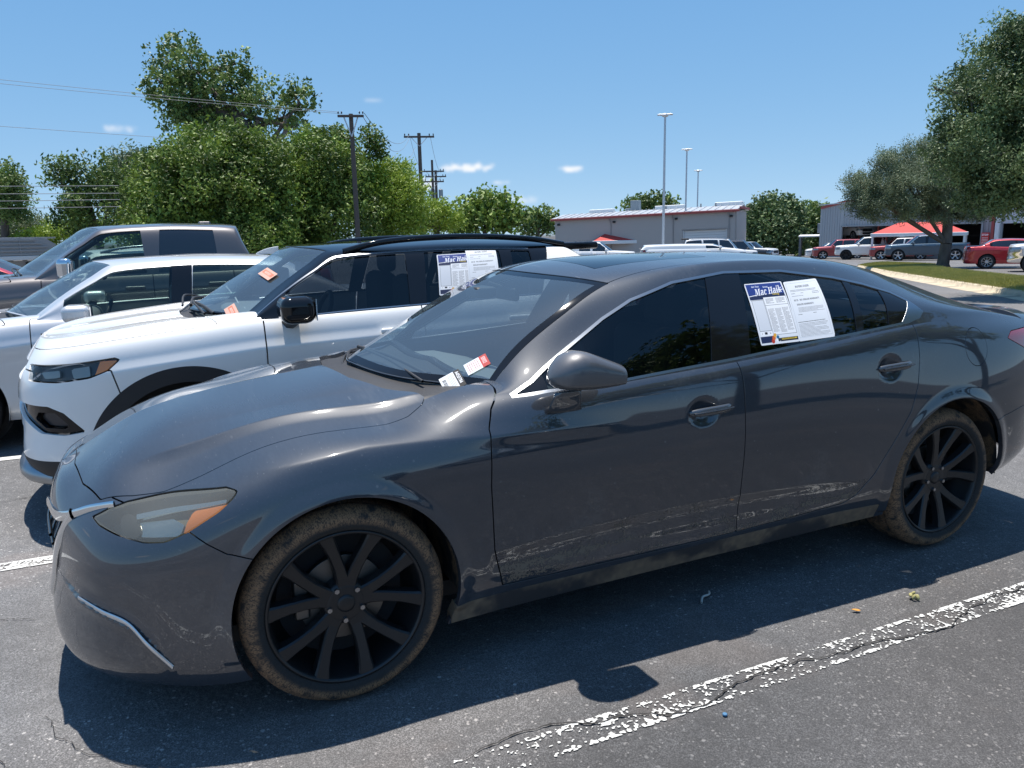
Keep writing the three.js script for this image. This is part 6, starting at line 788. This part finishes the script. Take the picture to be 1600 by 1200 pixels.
{ // box bodied work truck: only its long white roof shows
  const v = vehicle({ name: 'box_van', category: 'van', label: 'long white van whose flat roof shows above the grey sedan', pos: [28.6, -31.4], turn: 2.62, nose: -.95, tail: 4.9, hw: 1.0, yb: .35, hoodF: 1.1, hoodR: 1.3, cowl: .1, aBase: .4, beltF: 1.3, beltR: 1.3, wsTop: 1.0, roofR: 4.6, rearBase: 4.86, roofY: 1.58, roofHW: .82, wb: 3.5, R: .36, deck: 1.3, doors: [.4, 1.4], glass: [[.5, 1.35]], body: P.white });
  part('roof_vent', box(.4, .09, .4, 2.4, 1.82, 0, .03), M.trimPlastic, v.t); }
vehicle({ name: 'cargo_van', category: 'van', label: 'small white van far off between the dark trees and the lean-to', pos: [83, -84], turn: .6, nose: -.95, tail: 4.6, hw: 1.0, yb: .35, hoodF: 1.1, hoodR: 1.3, cowl: .0, aBase: .35, beltF: 1.3, beltR: 1.3, wsTop: .9, roofR: 4.4, rearBase: 4.58, roofY: 2.2, roofHW: .85, wb: 3.3, R: .36, deck: 1.3, doors: [.4, 1.4], glass: [[.5, 1.35]], body: P.white });
vehicle({ ...CAR, label: 'small blue car far off between the white van and the lean-to', pos: [80, -78.5], turn: 1.0, body: P.blue });
// the row across the aisle, behind the photographer: mirrored in the doors and windows of the dark grey sedan
vehicle({ ...SUV, label: 'dark SUV across the aisle behind the photographer', pos: [1.6, 9.4], turn: -1.5, body: P.dark, wheel: fiveSpoke(M.rimSilver, .38, 5, .05) });
vehicle({ ...CAR, label: 'silver car across the aisle behind the photographer', pos: [5.0, 9.6], turn: -1.57, body: P.silver });
// ---------------------------------------------------------------- litter on the asphalt
{ const leaf = (name, x, z, c, s, rot, label, cat) => { const sh = new THREE.Shape(); sh.moveTo(0, 0); sh.quadraticCurveTo(s * .45, s * .3, 0, s); sh.quadraticCurveTo(-s * .45, s * .3, 0, 0); const g = new THREE.ExtrudeGeometry(sh, { depth: .0015, bevelEnabled: false, curveSegments: 10 }).rotateX(-Math.PI / 2 + .12).rotateY(rot); place(name, g.translate(x, gy(x, z) + .008, z), std(c, .8), label, cat); };
  leaf('fallen_leaf', 1.985, 1.20, [.55, .26, .05], .038, 1.1, 'small orange leaf on the asphalt beside the parking line', 'leaf');
  { const t = thing('fallen_blossom', 'crumpled pale yellow leaf at the edge of the parking line', 'leaf', [2.27, gy(2.27, 1.22) + .004, 1.22]); for (let k = 0; k < 5; k++) { const s = new THREE.SphereGeometry(.013, 8, 6); s.scale(1, .5, .6).rotateZ(k).rotateY(k * 1.3).translate(Math.cos(k * 1.3) * .014, .009 + .002 * k, Math.sin(k * 1.3) * .014); part('petal', s, std([.36, .33, .14], .9), t); } }
  place('twig', tube([[1.46, gy(1.46, .86) + .008, .86], [1.49, .012, .83], [1.53, .010, .82], [1.55, .008, .795]], .005, 12, 5), std([.5, .48, .44], .8), 'short pale twig in the shadow beside the dark grey sedan', 'twig');
  place('bottle_cap', lathe([[0, .006], [.006, .006], [.008, .004], [.008, 0]], 14).rotateX(-Math.PI / 2).translate(1.05, gy(1.05, 1.50) + .004, 1.50), std([.06, .17, .30], .7), 'tiny blue plastic cap on the asphalt in front', 'cap'); }
renderer.render(scene, camera);
